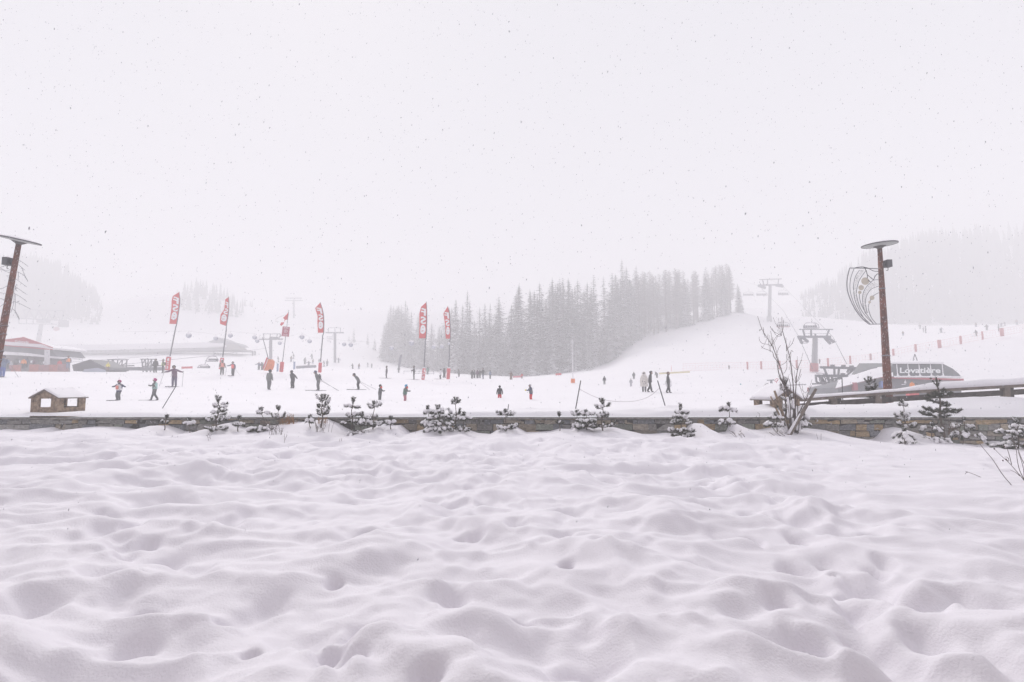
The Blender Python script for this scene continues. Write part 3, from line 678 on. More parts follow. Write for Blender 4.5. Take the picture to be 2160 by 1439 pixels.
# ------------------------------------------------------------------ timber fence on the right
fen = empty('timber_fence', at(1700, 850, 20.4), 'snow topped timber fence of broad rails rising to the right', 'fence')
rail = [(1688,844,20.55),(1762,838,20.4),(1855,831,20.2),(1968,824,20.0),(2130,815,19.8),(2330,803,19.6)]
rp = [at(*r) for r in rail]
for i in range(len(rp)-1):
    q = MB(); q.beam(rp[i], rp[i+1], .30, .11); fix_normals(q.build('top_rail', M_WOOD, fen))
low_ = [at(px, py+13, Y) for px, py, Y in rail]
for i in range(len(rp)-1):
    q = MB(); q.beam(low_[i], low_[i+1], .09, .20); q.build('lower_rail', mat('dark_wet_wood', (.075, .065, .06), .85, .35, 6), fen)
for k, (px, Y) in enumerate([(1762,20.4),(1855,20.2),(1970,20.0),(2125,19.8)]):
    py = np.interp(px, [r[0] for r in rail], [r[1] for r in rail]); tp = at(px, py, Y)
    for dx, m_ in ((0, M_WOOD), (.24, mat('dark_wet_wood', (.075, .065, .06), .85, .35, 6))):
        q = MB(); q.box((tp.x-.1+dx, tp.y+.12*(dx > 0), tp.z-.30), .225, .2, .56); q.build('post', m_, fen)
q = MB(); top = []; n = 60
vs, fs = [], []
for i in range(n+1):
    f = i/n; px = 1686+f*660; py = np.interp(px, [r[0] for r in rail], [r[1] for r in rail]); Y = np.interp(px, [r[0] for r in rail], [r[2] for r in rail]); c = at(px, py, Y)
    th_ = .10 + .16*float(sstep(1890, 1985, np.array(px*1.0))) + .035*mnoise.noise(Vector((px*.02, 0, 0)))
    for k in range(9):
        a = math.pi*k/8; vs.append(c+Vector((0, -.17*math.cos(a)*1.05, .058+th_*math.sin(a)**.55)))
K = 9; fs = [(i*K+k, (i+1)*K+k, (i+1)*K+k+1, i*K+k+1) for i in range(n) for k in range(8)] + [((i+1)*K, i*K, i*K+8, (i+1)*K+8) for i in range(n)] + [tuple(range(9)), tuple(n*K+k for k in range(9))[::-1]]
q.add(vs, fs); fix_normals(q.build('rail_snow', M_SNOWLUMP, fen, True))

# ------------------------------------------------------------------ street lamps
def corten():
    m = mat('corten_post', (.19, .062, .04), .85, .3, 4, bump=.4, bscale=30, col2=(.08, .035, .028)); t = m.node_tree; b = t.nodes['Principled BSDF']
    src = b.inputs['Base Color'].links[0].from_socket
    tc = t.nodes.new('ShaderNodeTexCoord'); mp = t.nodes.new('ShaderNodeMapping'); mp.inputs['Scale'].default_value = (1, 1, .35); mp.inputs['Rotation'].default_value = (0, .25, 0)
    n = t.nodes.new('ShaderNodeTexNoise'); n.inputs['Scale'].default_value = 30; n.inputs['Detail'].default_value = 2
    t.links.new(tc.outputs['Object'], mp.inputs[0]); t.links.new(mp.outputs[0], n.inputs['Vector'])
    mr = t.nodes.new('ShaderNodeMapRange'); mr.inputs['From Min'].default_value = .60; mr.inputs['From Max'].default_value = .68; mr.inputs['To Max'].default_value = .75
    t.links.new(n.outputs['Fac'], mr.inputs['Value']); mx = t.nodes.new('ShaderNodeMix'); mx.data_type = 'RGBA'
    t.links.new(mr.outputs[0], mx.inputs['Factor']); t.links.new(src, mx.inputs['A']); mx.inputs['B'].default_value = (.55, .5, .5, 1)
    t.links.new(mx.outputs['Result'], b.inputs['Base Color']); return m
M_CORTEN = corten()
M_DISC = mat('frosted_disc', (.42, .43, .42), .6, .05, 2)
def lamp(pb, pt, Y, r0, r1, disc_r, tilt, boxside, label):
    b0, tp = at(*pb, Y), at(*pt, Y); t = empty('street_lamp', b0, label, 'street lamp', 'rusty street lamps on the piste edge')
    q = MB(); q.tube([b0-(tp-b0).normalized()*.4, b0, b0.lerp(tp, .5), tp], [r0, r0, (r0+r1)/2, r1], 20); q.build('post', M_CORTEN, t, True)
    ax = (tp-b0).normalized(); M = Matrix.Rotation(tilt, 3, 'Y') @ Matrix.Rotation(R(2), 3, 'X')
    def ring(r, z): return [tp + M @ Vector((r*math.cos(2*math.pi*k/40), r*math.sin(2*math.pi*k/40), z)) for k in range(40)]
    def lathe(prof, nm, m):
        q = MB(); vs = []
        for r, z in prof: vs += ring(r, z)
        n = len(prof); fs = [(i*40+k, i*40+(k+1) % 40, (i+1)*40+(k+1) % 40, (i+1)*40+k) for i in range(n-1) for k in range(40)]
        fs += [tuple(range(40))[::-1], tuple((n-1)*40+k for k in range(40))]; q.add(vs, fs); return fix_normals(q.build(nm, m, t, True))
    lathe([(r1*1.9, .015), (disc_r*.5, .055), (disc_r*.97, .085), (disc_r*.97, .10), (.05, .10)], 'reflector_disc', M_DISC)
    q = MB(); vs = []
    for r, z in ((disc_r*.975, .075), (disc_r*1.0, .075), (disc_r*1.0, .115), (disc_r*.975, .115)): vs += ring(r, z)
    q.add(vs, [(i*40+k, i*40+(k+1) % 40, ((i+1) % 4)*40+(k+1) % 40, ((i+1) % 4)*40+k) for i in range(4) for k in range(40)]); fix_normals(q.build('rim', M_DARKSTEEL, t, True))
    lathe([(r1*.9, -.12), (r1*1.1, -.06), (disc_r*.36, .03), (.02, .04)], 'collar', mat('collar_steel', (.12, .11, .11), .6))
    lathe([(disc_r*.98, .104), (disc_r*.9, .15), (disc_r*.5, .20), (.03, .21)], 'snow_cap', M_SNOWLUMP)
    c = b0.lerp(tp, 1-.055*0-.115) + Vector((boxside*(r1+.17), -.05, 0)) 
    q = MB(); q.box(c, .20, .26, .30); q.build('floodlight', M_DARKSTEEL, t)
    q = MB(); q.box(c+Vector((-boxside*.15, 0, .05)), .18, .06, .05); q.box(c+Vector((-boxside*.15, 0, -.05)), .18, .06, .05); q.build('bracket', M_DARKSTEEL, t)
    q = MB(); q.tube(smooth_path([c+Vector((0, 0, -.15)), c+Vector((-boxside*.03, -.03, -.28)), c+Vector((-boxside*.15, -.1, -.3))]), .012, 6); q.build('cable', M_DARKSTEEL, t, True)
    for f in (.28, .72) if boxside > 0 else (.3, .35, .45, .5):
        q = MB(); c = b0.lerp(tp, f); rr = (r0+(r1-r0)*f)+.012
        if boxside > 0: q.tube([c-ax*.025, c+ax*.025], rr, 20); q.build('clamp_band', M_GREYSTEEL, t, True)
        else: q.tube([c+Vector((rr*1.05*math.cos(a), rr*1.05*math.sin(a), .06*math.cos(a))) for a in [2*math.pi*k/16 for k in range(17)]], .012, 5); q.build('wire_wrap', M_GREYSTEEL, t, True)
    return t
lamp((1874, 842), (1855.5, 521), 21.2, .158, .085, .645, R(-3.5), 1, 'upright rusty lamp post with a flat disc head and floodlight behind the fence')
lamp((-27, 872), (40, 512), 19.9, .15, .085, .66, R(10.5), -1, 'leaning rusty brown lamp post with a tilted disc head at the left edge')
lightw = mat('dim_wire', (.26, .26, .28), .6, .1, 5)
DO, DS = (1760, 480), 6.54
dec = empty('wire_decoration', at(1856, 567, 21.15), 'wing shaped wire decoration of curved rods and round discs hung on the right lamp post', 'decoration')
curves = {'outer_frame': [[(610,570),(400,562),(210,560)], [(480,1335),(650,1332)], [(210,560),(178,700),(175,830),(200,940),(260,1080),(330,1190),(400,1270),(480,1335)]],
 'inner_rod': [[(270,570),(225,700),(215,850),(245,980),(300,1110),(370,1210),(500,1335)], [(345,590),(290,680),(265,800),(270,920),(290,1020),(340,1130),(400,1240),(470,1325)], [(440,590),(360,700),(320,800),(305,900),(320,1000),(360,1120),(430,1220),(540,1330)],
   [(350,880),(345,960),(375,1070),(440,1190),(540,1330)], [(530,730),(450,810),(400,900),(390,1000),(400,1100),(430,1190)], [(610,810),(510,850),(450,930),(430,1020),(440,1120),(455,1180)], [(610,900),(530,950),(490,1020),(470,1100),(485,1180),(520,1260),(580,1330)], [(530,730),(570,722),(610,722)]]}
for L in curves['outer_frame']: q = MB(); q.tube(smooth_path(poly(L, DO, DS, 21.1)), .020, 6); q.build('frame_rod', lightw, dec, True)
for L in curves['inner_rod']: q = MB(); q.tube(smooth_path(poly(L, DO, DS, 21.1)), .013, 6); q.build('curved_rod', lightw, dec, True)
rnd = random.Random(2)
def lace(A, B, n, nm):
    q = MB(); a, b2 = smooth_path(poly(A, DO, DS, 21.1), 8), smooth_path(poly(B, DO, DS, 21.1), 8); pts = []
    for i in range(n):
        f = i/(n-1); s = a if i % 2 else b2; g = f*(len(s)-1.01); k = int(g); p = s[k].lerp(s[k+1], g-k); o2 = b2 if i % 2 else a; g2 = f*(len(o2)-1.01); p = p.lerp(o2[int(g2)], rnd.uniform(.05, .3)); pts.append(p+Vector((0, rnd.uniform(-.02, .02), 0)))
    q.tube(smooth_path(pts, 3), .006, 4); q.build(nm, mat('pale_wire', (.5, .49, .48), .6), dec, True)
lace([(345,590),(290,680),(265,800),(270,920),(290,1020),(340,1130)], [(440,590),(360,700),(320,800),(305,900),(320,1000),(360,1120)], 46, 'lace_wire')
lace([(530,730),(450,810),(400,900),(390,1000),(400,1100),(430,1190)], [(610,800),(510,850),(450,930),(430,1020),(440,1120),(455,1180)], 40, 'lace_wire')
for (x, y, r) in ((425,740,52), (370,830,36), (350,895,22), (520,970,30), (486,1030,16)):
    q = MB(); c = at(DO[0]+x/DS, DO[1]+y/DS, 21.08); rr = r/DS/F*21.1; vs = [c+Vector((rr*math.cos(a), d, rr*math.sin(a))) for d in (-.015, .015) for a in [2*math.pi*k/24 for k in range(24)]]
    q.add(vs, [(k, (k+1) % 24, 24+(k+1) % 24, 24+k) for k in range(24)]+[tuple(range(24))[::-1], tuple(range(24, 48))]); fix_normals(q.build('round_disc', mat('cream_disc', (.55, .50, .42), .6), dec))
q = MB()
for L in ([(290,555),(400,545),(440,600),(455,650),(500,690),(540,722)], [(400,545),(460,560),(540,600),(610,606)], [(455,650),(455,700)], [(540,722),(565,670),(600,640),(640,690)], [(470,725),(495,750)]): q.tube(smooth_path(poly(L, DO, DS, 21.05)), .014, 5)
q.build('black_cable', M_DARKSTEEL, dec, True)
# drooping light strings on the left post
GO, GS = (0, 470), 4.64
gar = empty('light_string', at(30, 545, 19.8), 'spiky grey light strings sticking out of the leaning left lamp post', 'light string')
LS = [[(185,365),(225,390),(275,428)],[(180,410),(215,440),(245,465)],[(170,480),(215,500),(240,520),(272,572)],[(155,550),(210,590),(260,628)],[(150,625),(200,660),(258,700)],[(140,690),(200,725),(262,772)],
 [(215,440),(235,500),(272,570)],[(130,770),(190,790),(300,845)],[(120,840),(160,880),(190,940)],[(135,640),(135,780),(105,880)],[(180,480),(178,560)],[(105,410),(60,418),(5,436)],[(100,460),(50,465),(0,440)],[(90,490),(20,460),(0,450)],
 [(90,520),(60,520)],[(80,610),(40,635),(0,650)],[(70,690),(30,690),(0,680)],[(50,760),(20,745),(0,740)],[(45,790),(0,820)],[(150,700),(150,800),(150,870),(190,950)],[(140,650),(175,640)],[(160,780),(190,765)],[(165,600),(150,640),(170,670)]]
for L in LS:
    q = MB(); p = smooth_path(poly(L, GO, GS, 19.8)); q.tube(p, .007, 5)
    for k in range(0, len(p)-1, 2): q.tube([p[k], p[k]+Vector((rnd.uniform(-.06, .06), rnd.uniform(-.03, .03), rnd.uniform(-.09, .02)))], .004, 4)
    q.build('light_strand', lightw, gar, True)

# ------------------------------------------------------------------ people
def cmat(c): return mat('cloth_%02x%02x%02x' % tuple(int(255*v) for v in c), c, .8, .22, 14)
SKIN = mat('skin', (.50, .32, .25), .6, .05)
PAL = dict(dark=(.035,.035,.04), black=(.02,.02,.025), grey=(.13,.135,.14), camo=(.17,.175,.17), purple=(.12,.06,.11), violet=(.10,.085,.15), pink=(.55,.12,.30), magenta=(.42,.05,.20), mint=(.38,.58,.55), coral=(.75,.25,.20),
  red=(.60,.05,.06), brightred=(.80,.10,.09), teal=(.08,.30,.38), blue=(.08,.13,.38), sky=(.05,.35,.62), lime=(.55,.65,.22), yellow=(.75,.65,.12), orange=(.80,.28,.08), white=(.75,.74,.76), cream=(.62,.58,.55),
  navy=(.05,.06,.12), olive=(.12,.14,.09), rose=(.45,.20,.24), silver=(.45,.45,.48), brown=(.16,.09,.07), denim=(.16,.20,.30), green=(.10,.22,.17))
def person(px, pyf, hpx, face, jacket, trousers, head, label, H=None, lean=0, crouch=0, arms=(('down',), ('down',)), stride=0, skis=0, vest=None, pack=None, poles=None, Y=None, goggles=True, extra=None, headkind='helmet', group='people on the snow', roll=0, hz=0):
    """face: yaw in degrees, 0 looks at the camera, 90 looks right; built as one skin surface"""
    w = at(px, pyf, Y) if Y else hit(px, pyf)
    if w is None: w = at(px, pyf, 150)
    depth = w.y*math.cos(PITCH); h = H if H else max(.95, min(1.9, hpx*depth/F))
    if H is None and h <= .96: h = hpx*depth/F*1.15
    k = h/1.75
    M3 = Matrix.Rotation(R(face), 3, 'Z')
    loc = Vector((w.x, w.y, w.z + hz))
    t = empty('person', loc, label, 'person', group, R(face)); t.scale = (k, k, k)
    bulk = 1.24
    hip = Vector((0, .10*crouch, .92-.38*crouch)); lr = R(lean)
    def T(y, z, x=0): # torso point, leaning forwards (towards -Y)
        return hip + Vector((x, -math.sin(lr)*z + y*math.cos(lr), math.cos(lr)*z + y*math.sin(lr)))
    V = []; E_ = []; Rr = []; Sg = []
    def add(p, r, par=None, seg=0):
        V.append(p); Rr.append(r if isinstance(r, tuple) else (r, r)); i = len(V)-1
        if par is not None: E_.append((par, i)); Sg.append((par, i, seg))
        return i
    a0 = add(hip, (.17*bulk, .14*bulk)); a1 = add(T(0, .20), (.165*bulk, .13*bulk), a0, 0); a2 = add(T(0, .40), (.185*bulk, .135*bulk), a1, 0)
    a3 = add(T(-.01, .54), (.08, .08), a2, 0); lb = math.sin(lr*.4)
    a4 = add(T(-.03, .64), (.095, .105), a3, 3); a5 = add(T(-.035, .73), (.095, .10), a4, 3); a6 = add(T(-.03, .80), (.05, .05), a5, 4)
    nose = add(T(-.145, .665), (.018, .018), a4, 3)
    hands = []
    for s, pose in ((-1, arms[0]), (1, arms[1])):
        sh = add(T(0, .47, s*.20), .072*bulk, a2, 0)
        el, wr = {'down': (Vector((s*.08, .02, -.27)), Vector((s*.03, -.06, -.25))), 'out': (Vector((s*.24, .0, -.12)), Vector((s*.22, -.04, -.04))), 'wide': (Vector((s*.26, .02, -.05)), Vector((s*.24, -.02, -.12))),
                  'fwd': (Vector((s*.07, -.12, -.22)), Vector((-s*.02, -.22, .02))), 'pole': (Vector((s*.16, .0, -.22)), Vector((s*.12, -.20, -.06))), 'back': (Vector((s*.06, .16, -.2)), Vector((s*.04, .14, -.18))),
                  'up': (Vector((s*.12, -.14, .05)), Vector((-s*.03, -.05, .22)))}[pose[0]]
        e = add(V[sh]+el, .058*bulk, sh, 0); r_ = add(V[e]+wr, .045*bulk, e, 0); hd = add(V[r_]+wr.normalized()*.07, .045, r_, 1); th = add(V[r_]+wr.normalized()*.04+Vector((-s*.045, -.03, 0)), .018, r_, 1)
        hands.append(V[hd])
    feet = []
    for s in (-1, 1):
        st = stride*s; hj = add(hip+Vector((s*.09, 0, -.06)), .105*bulk, a0, 2)
        kn = add(Vector((s*(.11+.03*crouch), -.20*crouch - .10*max(0, st)+.03*min(0, st) + hip.y*.3, .50-.10*crouch)), .078*bulk, hj, 2)
        an = add(Vector((s*.12, .02 - .28*st, .12)), .066*bulk, kn, 2); he = add(Vector((s*.12, .03 - .28*st, .045)), .055, an, 5); to = add(Vector((s*.125, -.15 - .28*st, .04)), .048, he, 5)
        feet.append(Vector((s*.12, -.05-.28*st, 0)))
    me = bpy.data.meshes.new('body'); me.from_pydata([tuple(v) for v in V], E_, [])
    o = bpy.data.objects.new('body', me); COL.objects.link(o)
    md = o.modifiers.new('skin', 'SKIN'); md.use_smooth_shade = True
    for i, v in enumerate(me.skin_vertices[0].data): v.radius = Rr[i]; v.use_root = (i == 0)
    sb = o.modifiers.new('sub', 'SUBSURF'); sb.levels = 1 if hpx > 22 else 0
    dg = bpy.context.evaluated_depsgraph_get(); ev = o.evaluated_get(dg); nm = bpy.data.meshes.new_from_object(ev)
    bpy.data.objects.remove(o); bpy.data.meshes.remove(me)
    glove = cmat(PAL['black']); boots = cmat(PAL['dark'])
    nm.materials.clear()
    for m in (cmat(PAL[jacket]), glove, cmat(PAL[trousers]), SKIN, cmat(PAL[head]), boots): nm.materials.append(m)
    segs = [(V[a], V[b2], sg, (Rr[a][0]+Rr[b2][0])/2) for a, b2, sg in Sg]
    for p in nm.polygons:
        c = p.center; best = 9; bi = 0
        for a, b2, sg, rd in segs:
            d = b2-a; tt = max(0, min(1, (c-a).dot(d)/max(1e-9, d.length_squared))); dd = (c-a-d*tt).length-rd
            if dd < best: best = dd; bi = sg
        if bi == 2 and c.z > hip.z-.10: bi = 0
        p.material_index = bi; p.use_smooth = True
    nm.name = 'body'; bo = bpy.data.objects.new('body', nm); COL.objects.link(bo); bo.parent = t
    small = hpx < 17
    hc = T(-.03, .70)
    def part(nm_, m, fn, smooth=True):
        q = MB(); fn(q); ob = q.build(nm_, m, t, smooth, True); return ob
    rot = Matrix.Rotation(lr*.7, 3, 'X')
    def helm(q):
        Vv, Ff = ico(2); keep = [i for i, v in enumerate(Vv) if not (v[1] < -.45 and v[2] < .2)]
        ks = set(keep); mp = {v: i for i, v in enumerate(keep)}
        q.add([hc + rot @ Vector((Vv[i][0]*.135, Vv[i][1]*.15+.01, Vv[i][2]*.135+.035)) for i in keep], [tuple(mp[i] for i in f) for f in Ff if all(i in ks for i in f)])
    part(headkind, cmat(PAL[head]), helm)
    if not small and goggles:
        part('goggles', mat('goggle_lens', (.03, .03, .04), .3), lambda q: q.box(hc+rot @ Vector((0, -.105, .0)), .15, .045, .07))
    if vest:
        def fv(q):
            n = 14; vs = []
            for z_, r1_, r2_ in ((.02, .215, .185), (.22, .205, .175), (.42, .225, .175), (.50, .15, .13)):
                vs += [T(math.sin(a)*r2_, z_, math.cos(a)*r1_) for a in [2*math.pi*i/n for i in range(n)]]
            q.add(vs, [(j*n+i, j*n+(i+1) % n, (j+1)*n+(i+1) % n, (j+1)*n+i) for j in range(3) for i in range(n)])
        part('vest', cmat(PAL[vest]), fv)
    if pack:
        part('backpack', cmat(PAL[pack]), lambda q: q.ball(T(.20, .27), .15, .10, .21, 2, rot))
    if skis:
        for s in (0, 1):
            f = feet[s]; L = .80 if h > 1.3 else .62
            part('ski', mat('ski_base', (.10, .10, .12), .5, .3, 4), lambda q: q.hexa([f+Vector(v) for v in ((-.045, -L-.1, -.005), (.045, -L-.1, -.005), (.045, L*.9, -.005), (-.045, L*.9, -.005), (-.035, -L-.16, .05), (.035, -L-.16, .05), (.045, L*.9, .02), (-.045, L*.9, .02))]), False)
    if extra: extra(t, T, part, feet, hands)
    t['_k'] = k
    if poles:
        Mw = world_of(t)
        for s, (dx, dy) in zip((0, 1), poles):
            hp = Mw @ hands[s]; gp = Vector((hp.x+dx, hp.y+dy, 0)); gp.z = w.z
            q = MB(); q.tube([gp, hp + (hp-gp).normalized()*.12], .012, 6)
            q.ball(gp+(hp-gp).normalized()*.08, .045, .045, .008, 1)
            b2 = q.build('ski_pole', M_GREYSTEEL, None, True); tag(b2, poles_label(label, s), 'ski pole', 'ski poles in skiers\' hands')
    del t['_k']
    return t
def poles_label(l, s):
    return 'thin ski pole in the %s hand of the %s' % (('right', 'left')[s], ' '.join(l.split()[:6]))
D2 = (('down',), ('down',)); P2 = (('pole',), ('pole',)); W2 = (('wide',), ('wide',)); B2 = (('back',), ('back',)); F2 = (('fwd',), ('fwd',))
PEOPLE = [
 (4,796,46,20,'denim','blue','navy','blue trousered skier at the left edge behind the leaning lamp post',dict(arms=P2,skis=1,stride=.3,poles=((-.3,0),(.75,.1)))),
 (249,845,46,-15,'navy','grey','magenta','child skier in a white vest with both arms held out wide',dict(H=1.18,arms=(('out',),('out',)),skis=1,crouch=.35,vest='white',extra='bib')),
 (325,845,46,-70,'camo','grey','magenta','child skier in a mint vest and magenta helmet stepping left',dict(H=1.18,arms=(('down',),('fwd',)),skis=1,stride=.7,vest='mint')),
 (367,816,46,5,'purple','violet','dark','skier in a plum jacket planting both poles wide apart',dict(arms=(('out',),('out',)),skis=1,lean=12,crouch=.1,poles=((-.35,.0),(.02,-.1)))),
 (327,786,29,60,'dark','dark','dark','dark figure standing left of the one in a lime vest',dict()),
 (343,787,29,-60,'dark','dark','olive','dark figure with a lime vest beside the first tall flag base',dict(vest='lime',pack='black')),
 (468,791,31,30,'brown','dark','dark','person in a pale coral vest standing against the second flag base',dict(arms=(('back',),('down',)),vest='coral')),
 (491,793,30,0,'navy','dark','dark','person in a bright red vest leaning on a pole',dict(arms=(('out',),('down',)),skis=1,vest='brightred',lean=8,stride=.3,poles=((-.1,-.1),(.6,.2)))),
 (567,822,43,160,'camo','grey','black','person in a camouflage jacket seen from behind with a dark hood',dict(stride=.25,lean=5,crouch=.1)),
 (617,819,40,-110,'dark','dark','black','slim all dark snowboarder leaning slightly back',dict(crouch=.25,lean=14,arms=B2)),
 (671,824,45,-85,'grey','grey','navy','bulky grey skier trailing two long poles under the fourth flag',dict(arms=B2,skis=1,lean=22,crouch=.2,pack='grey',poles=((1.2,.2),(1.55,-.1)))),
 (756,822,42,-85,'grey','dark','dark','grey skier bent forward in a tuck with poles behind',dict(arms=B2,skis=1,lean=38,crouch=.45,poles=((1.3,0),(.8,.3)))),
 (801,852,40,80,'grey','grey','black','small grey child with a dark hat and a red scarf',dict(H=1.05,arms=F2,skis=1,extra='scarf')),
 (854,852,42,85,'camo','rose','sky','small child in a bright blue helmet on skis',dict(H=1.08,arms=F2,skis=1,crouch=.2,lean=8,extra='scarf',vest='green')),
 (1054,848,34,180,'dark','red','black','small child in red trousers and black hood walking away',dict(H=.98,skis=1)),
 (1120,848,38,-70,'navy','red','silver','small child in red trousers with a silver helmet looking left',dict(H=1.02,skis=1,lean=8,crouch=.15,vest='camo',arms=F2,extra='mitt')),
 (1371,827,44,80,'black','dark','black','dark clad adult walking right beside a white plush costume',dict(stride=.6,lean=8)),
 (1359,827,42,-20,'cream','grey','cream','figure in a long shaggy white costume with dark dots',dict(stride=.5,extra='coat')),
 (1410,829,44,80,'dark','dark','brown','russet hatted adult carrying a big white sack low down',dict(stride=.5,extra='sack',headkind='hat')),
 (1275,811,15,170,'dark','grey','black','dark toddler standing alone on the open piste',dict()),
 (1337,800,15,0,'grey','grey','dark','grey skier with feet apart above the pale small child',dict(stride=.4)),
 (1331,815,14,0,'silver','silver','silver','pale faint small child below the grey skier',dict()),
 (1386,797,14,-70,'grey','grey','silver','grey bent skier next to the yellow tape',dict(lean=40,crouch=.4)),
 (1078,801,17,40,'brown','brown','dark','brownish red skier stretching one arm out left',dict(arms=(('wide',),('down',)),stride=.4)),
 (1101,799,10,0,'red','brown','dark','tiny reddish figure at the right end of the pink barrier',dict()),
 (1034,799,17,60,'denim','grey','dark','pale bluish figure right of the dark foursome',dict()),
 (1019,800,24,-60,'dark','navy','dark','tall dark figure at the right of the dark foursome',dict(arms=(('fwd',),('down',)),stride=.3)),
 (996,799,18,20,'dark','dark','dark','leftmost of the dark foursome standing close together',dict(stride=.3)),
 (1001,798,17,70,'grey','dark','dark','second of the dark foursome standing close together',dict()),
 (1007,798,18,-30,'purple','dark','dark','third of the dark foursome standing close together',dict()),
 (1012,798,17,10,'dark','grey','dark','fourth and rightmost of the dark foursome close together',dict(arms=P2)),
 (873,801,30,-80,'dark','dark','dark','dark instructor with hands forward left of the fifth flag',dict(arms=F2,skis=1,crouch=.1)),
 (902,790,16,160,'green','grey','dark','teal green figure just right of the fifth flag base',dict(stride=.4)),
 (815,798,27,-80,'dark','dark','black','dark skier gliding left between the balls and the piste',dict(skis=1,crouch=.2)),
 (929,800,23,-60,'white','dark','dark','black and white figure left of the sixth flag base',dict(arms=P2,skis=1,crouch=.3)),
 (937,797,20,60,'dark','dark','dark','dark figure partly behind the sixth flag base',dict(stride=.4)),
 (968,795,16,-40,'grey','grey','dark','grey figure right of the sixth flag base',dict(stride=.3,lean=12)),
 (841,786,11,0,'grey','grey','dark','tiny grey figure under the grey feather banner',dict()),
 (143,778,27,-120,'navy','denim','brown','person with an orange and yellow backpack pointing left over the barrier',dict(Y=66.5,arms=(('down',),('out',)),pack='orange',vest='orange')),
 (125,779,20,20,'red','dark','brown','person in a dusty red jacket behind the barrier',dict(Y=68)),
 (227,782,15,20,'yellow','brown','yellow','person in yellow at the right end of the dark shelter',dict(Y=68)),
 (49,778,22,30,'orange','dark','dark','person in an orange jacket on the bar terrace',dict(Y=68)),
 (56,776,22,-30,'navy','dark','dark','person in navy behind the orange jacket on the bar terrace',dict(Y=69)),
 (15,778,22,0,'denim','dark','dark','grey blue figure on the terrace next to the lamp post',dict(Y=68)),
 (33,776,21,60,'grey','dark','dark','grey figure between the lamp post and the orange jacket',dict(Y=70)),
 (70,776,20,-40,'purple','dark','dark','purple grey figure sitting right of the orange jacket',dict(Y=70)),
 (84,776,19,40,'grey','grey','black','dark headed figure beside the pale column',dict(Y=70)),
 (22,779,17,0,'silver','rose','white','pale child at the left of the bar terrace',dict(Y=67)),
 (1564,823,17,180,'teal','yellow','teal','small child in teal hunched over on the snow',dict(H=.95,lean=30,crouch=.7)),
 (1515,823,14,-70,'grey','dark','brown','small grey child crouched over on the snow',dict(H=.95,lean=50,crouch=.9)),
 (1538,779,8,0,'grey','grey','grey','tiny grey figure behind the net left of its first pads',dict()),
 (1729,767,9,0,'grey','grey','grey','tiny grey figure right of the nearer pylon foot',dict()),
 (1925,826,19,-40,'orange','red','brown','orange red clad person in front of the dark station',dict(Y=46)),
]
FAR = [(683.5,773,13),(690,772,13),(714,765,12),(744,778,12),(757,778,12),(776,774,10),(784,776,10),(533,750,12),(538,749,11),(614,763,13),(619.5,757,12),(643,768,14),(651,773,13),(658,757,12),(660,767,10),(587,764,13),(673,765,9),
 (546,779,17),(553,780,17),(1905,708,10),(1941,694,10),(1953,703,19),(1985,702,12),(2060,709,14),(2059,690,10),(2082,697,13),(2107,699,15),(2112,690,10),(2120,688,10),(2145,685,12),(2157,684,12),(1948,701,12),(2132,681,8)]
def extras(kind):
    if kind == 'bib':
        return lambda t, T, part, f, h: part('bib', cmat(PAL['coral']), lambda q: q.box(T(-.19, .25), .26, .03, .30))
    if kind == 'scarf':
        return lambda t, T, part, f, h: part('scarf', cmat(PAL['brightred']), lambda q: q.ball(T(-.12, .58), .10, .10, .09, 2))
    if kind == 'mitt':
        return lambda t, T, part, f, h: part('mitten', cmat(PAL['yellow']), lambda q: q.ball(h[0], .075, .075, .09, 2))
    if kind == 'coat':
        def fn(t, T, part, f, h):
            def g(q):
                n = 16; vs = []
                for z_, r_ in ((-.45, .34), (-.2, .33), (.1, .29), (.35, .26), (.52, .15), (.70, .17), (.80, .08)):
                    vs += [T(math.sin(a)*r_*.9, z_, math.cos(a)*r_*(1+.06*math.sin(5*a+z_*9))) for a in [2*math.pi*i/n for i in range(n)]]
                q.add(vs, [(j*n+i, j*n+(i+1) % n, (j+1)*n+(i+1) % n, (j+1)*n+i) for j in range(6) for i in range(n)] + [tuple(6*n+i for i in range(n))])
            part('shaggy_coat', cmat(PAL['cream']), g)
            for (x, z_) in ((.08, -.02), (-.10, .02), (.02, -.22), (.16, -.15)):
                part('dark_dot', cmat(PAL['dark']), lambda q: q.ball(T(-.285, z_, x), .045, .02, .04, 1))
        return fn
    if kind == 'sack':
        def fn(t, T, part, f, h):
            part('white_sack', cmat(PAL['white']), lambda q: q.ball(T(-.05, -.12, .30) + Vector((0, 0, -.02)), .30, .26, .36, 3, None, .35, 3))
            for z_ in (.05, -.2): part('dark_patch', cmat(PAL['dark']), lambda q: q.box(T(-.12, z_, .57), .04, .12, .06))
        return fn
for (px, py, hp, fc, jk, tr, hd, lb, kw) in PEOPLE:
    kw = dict(kw)
    if 'extra' in kw: kw['extra'] = extras(kw['extra'])
    if 'H' in kw and 'Y' not in kw: kw['Y'] = F*kw['H']/hp
    pr = person(px, py, hp, fc, jk, tr, hd, lb, **kw)
rnd = random.Random(31)
protos = {}
def farlabel(px, py, h):
    if px > 1850: return None
    return None
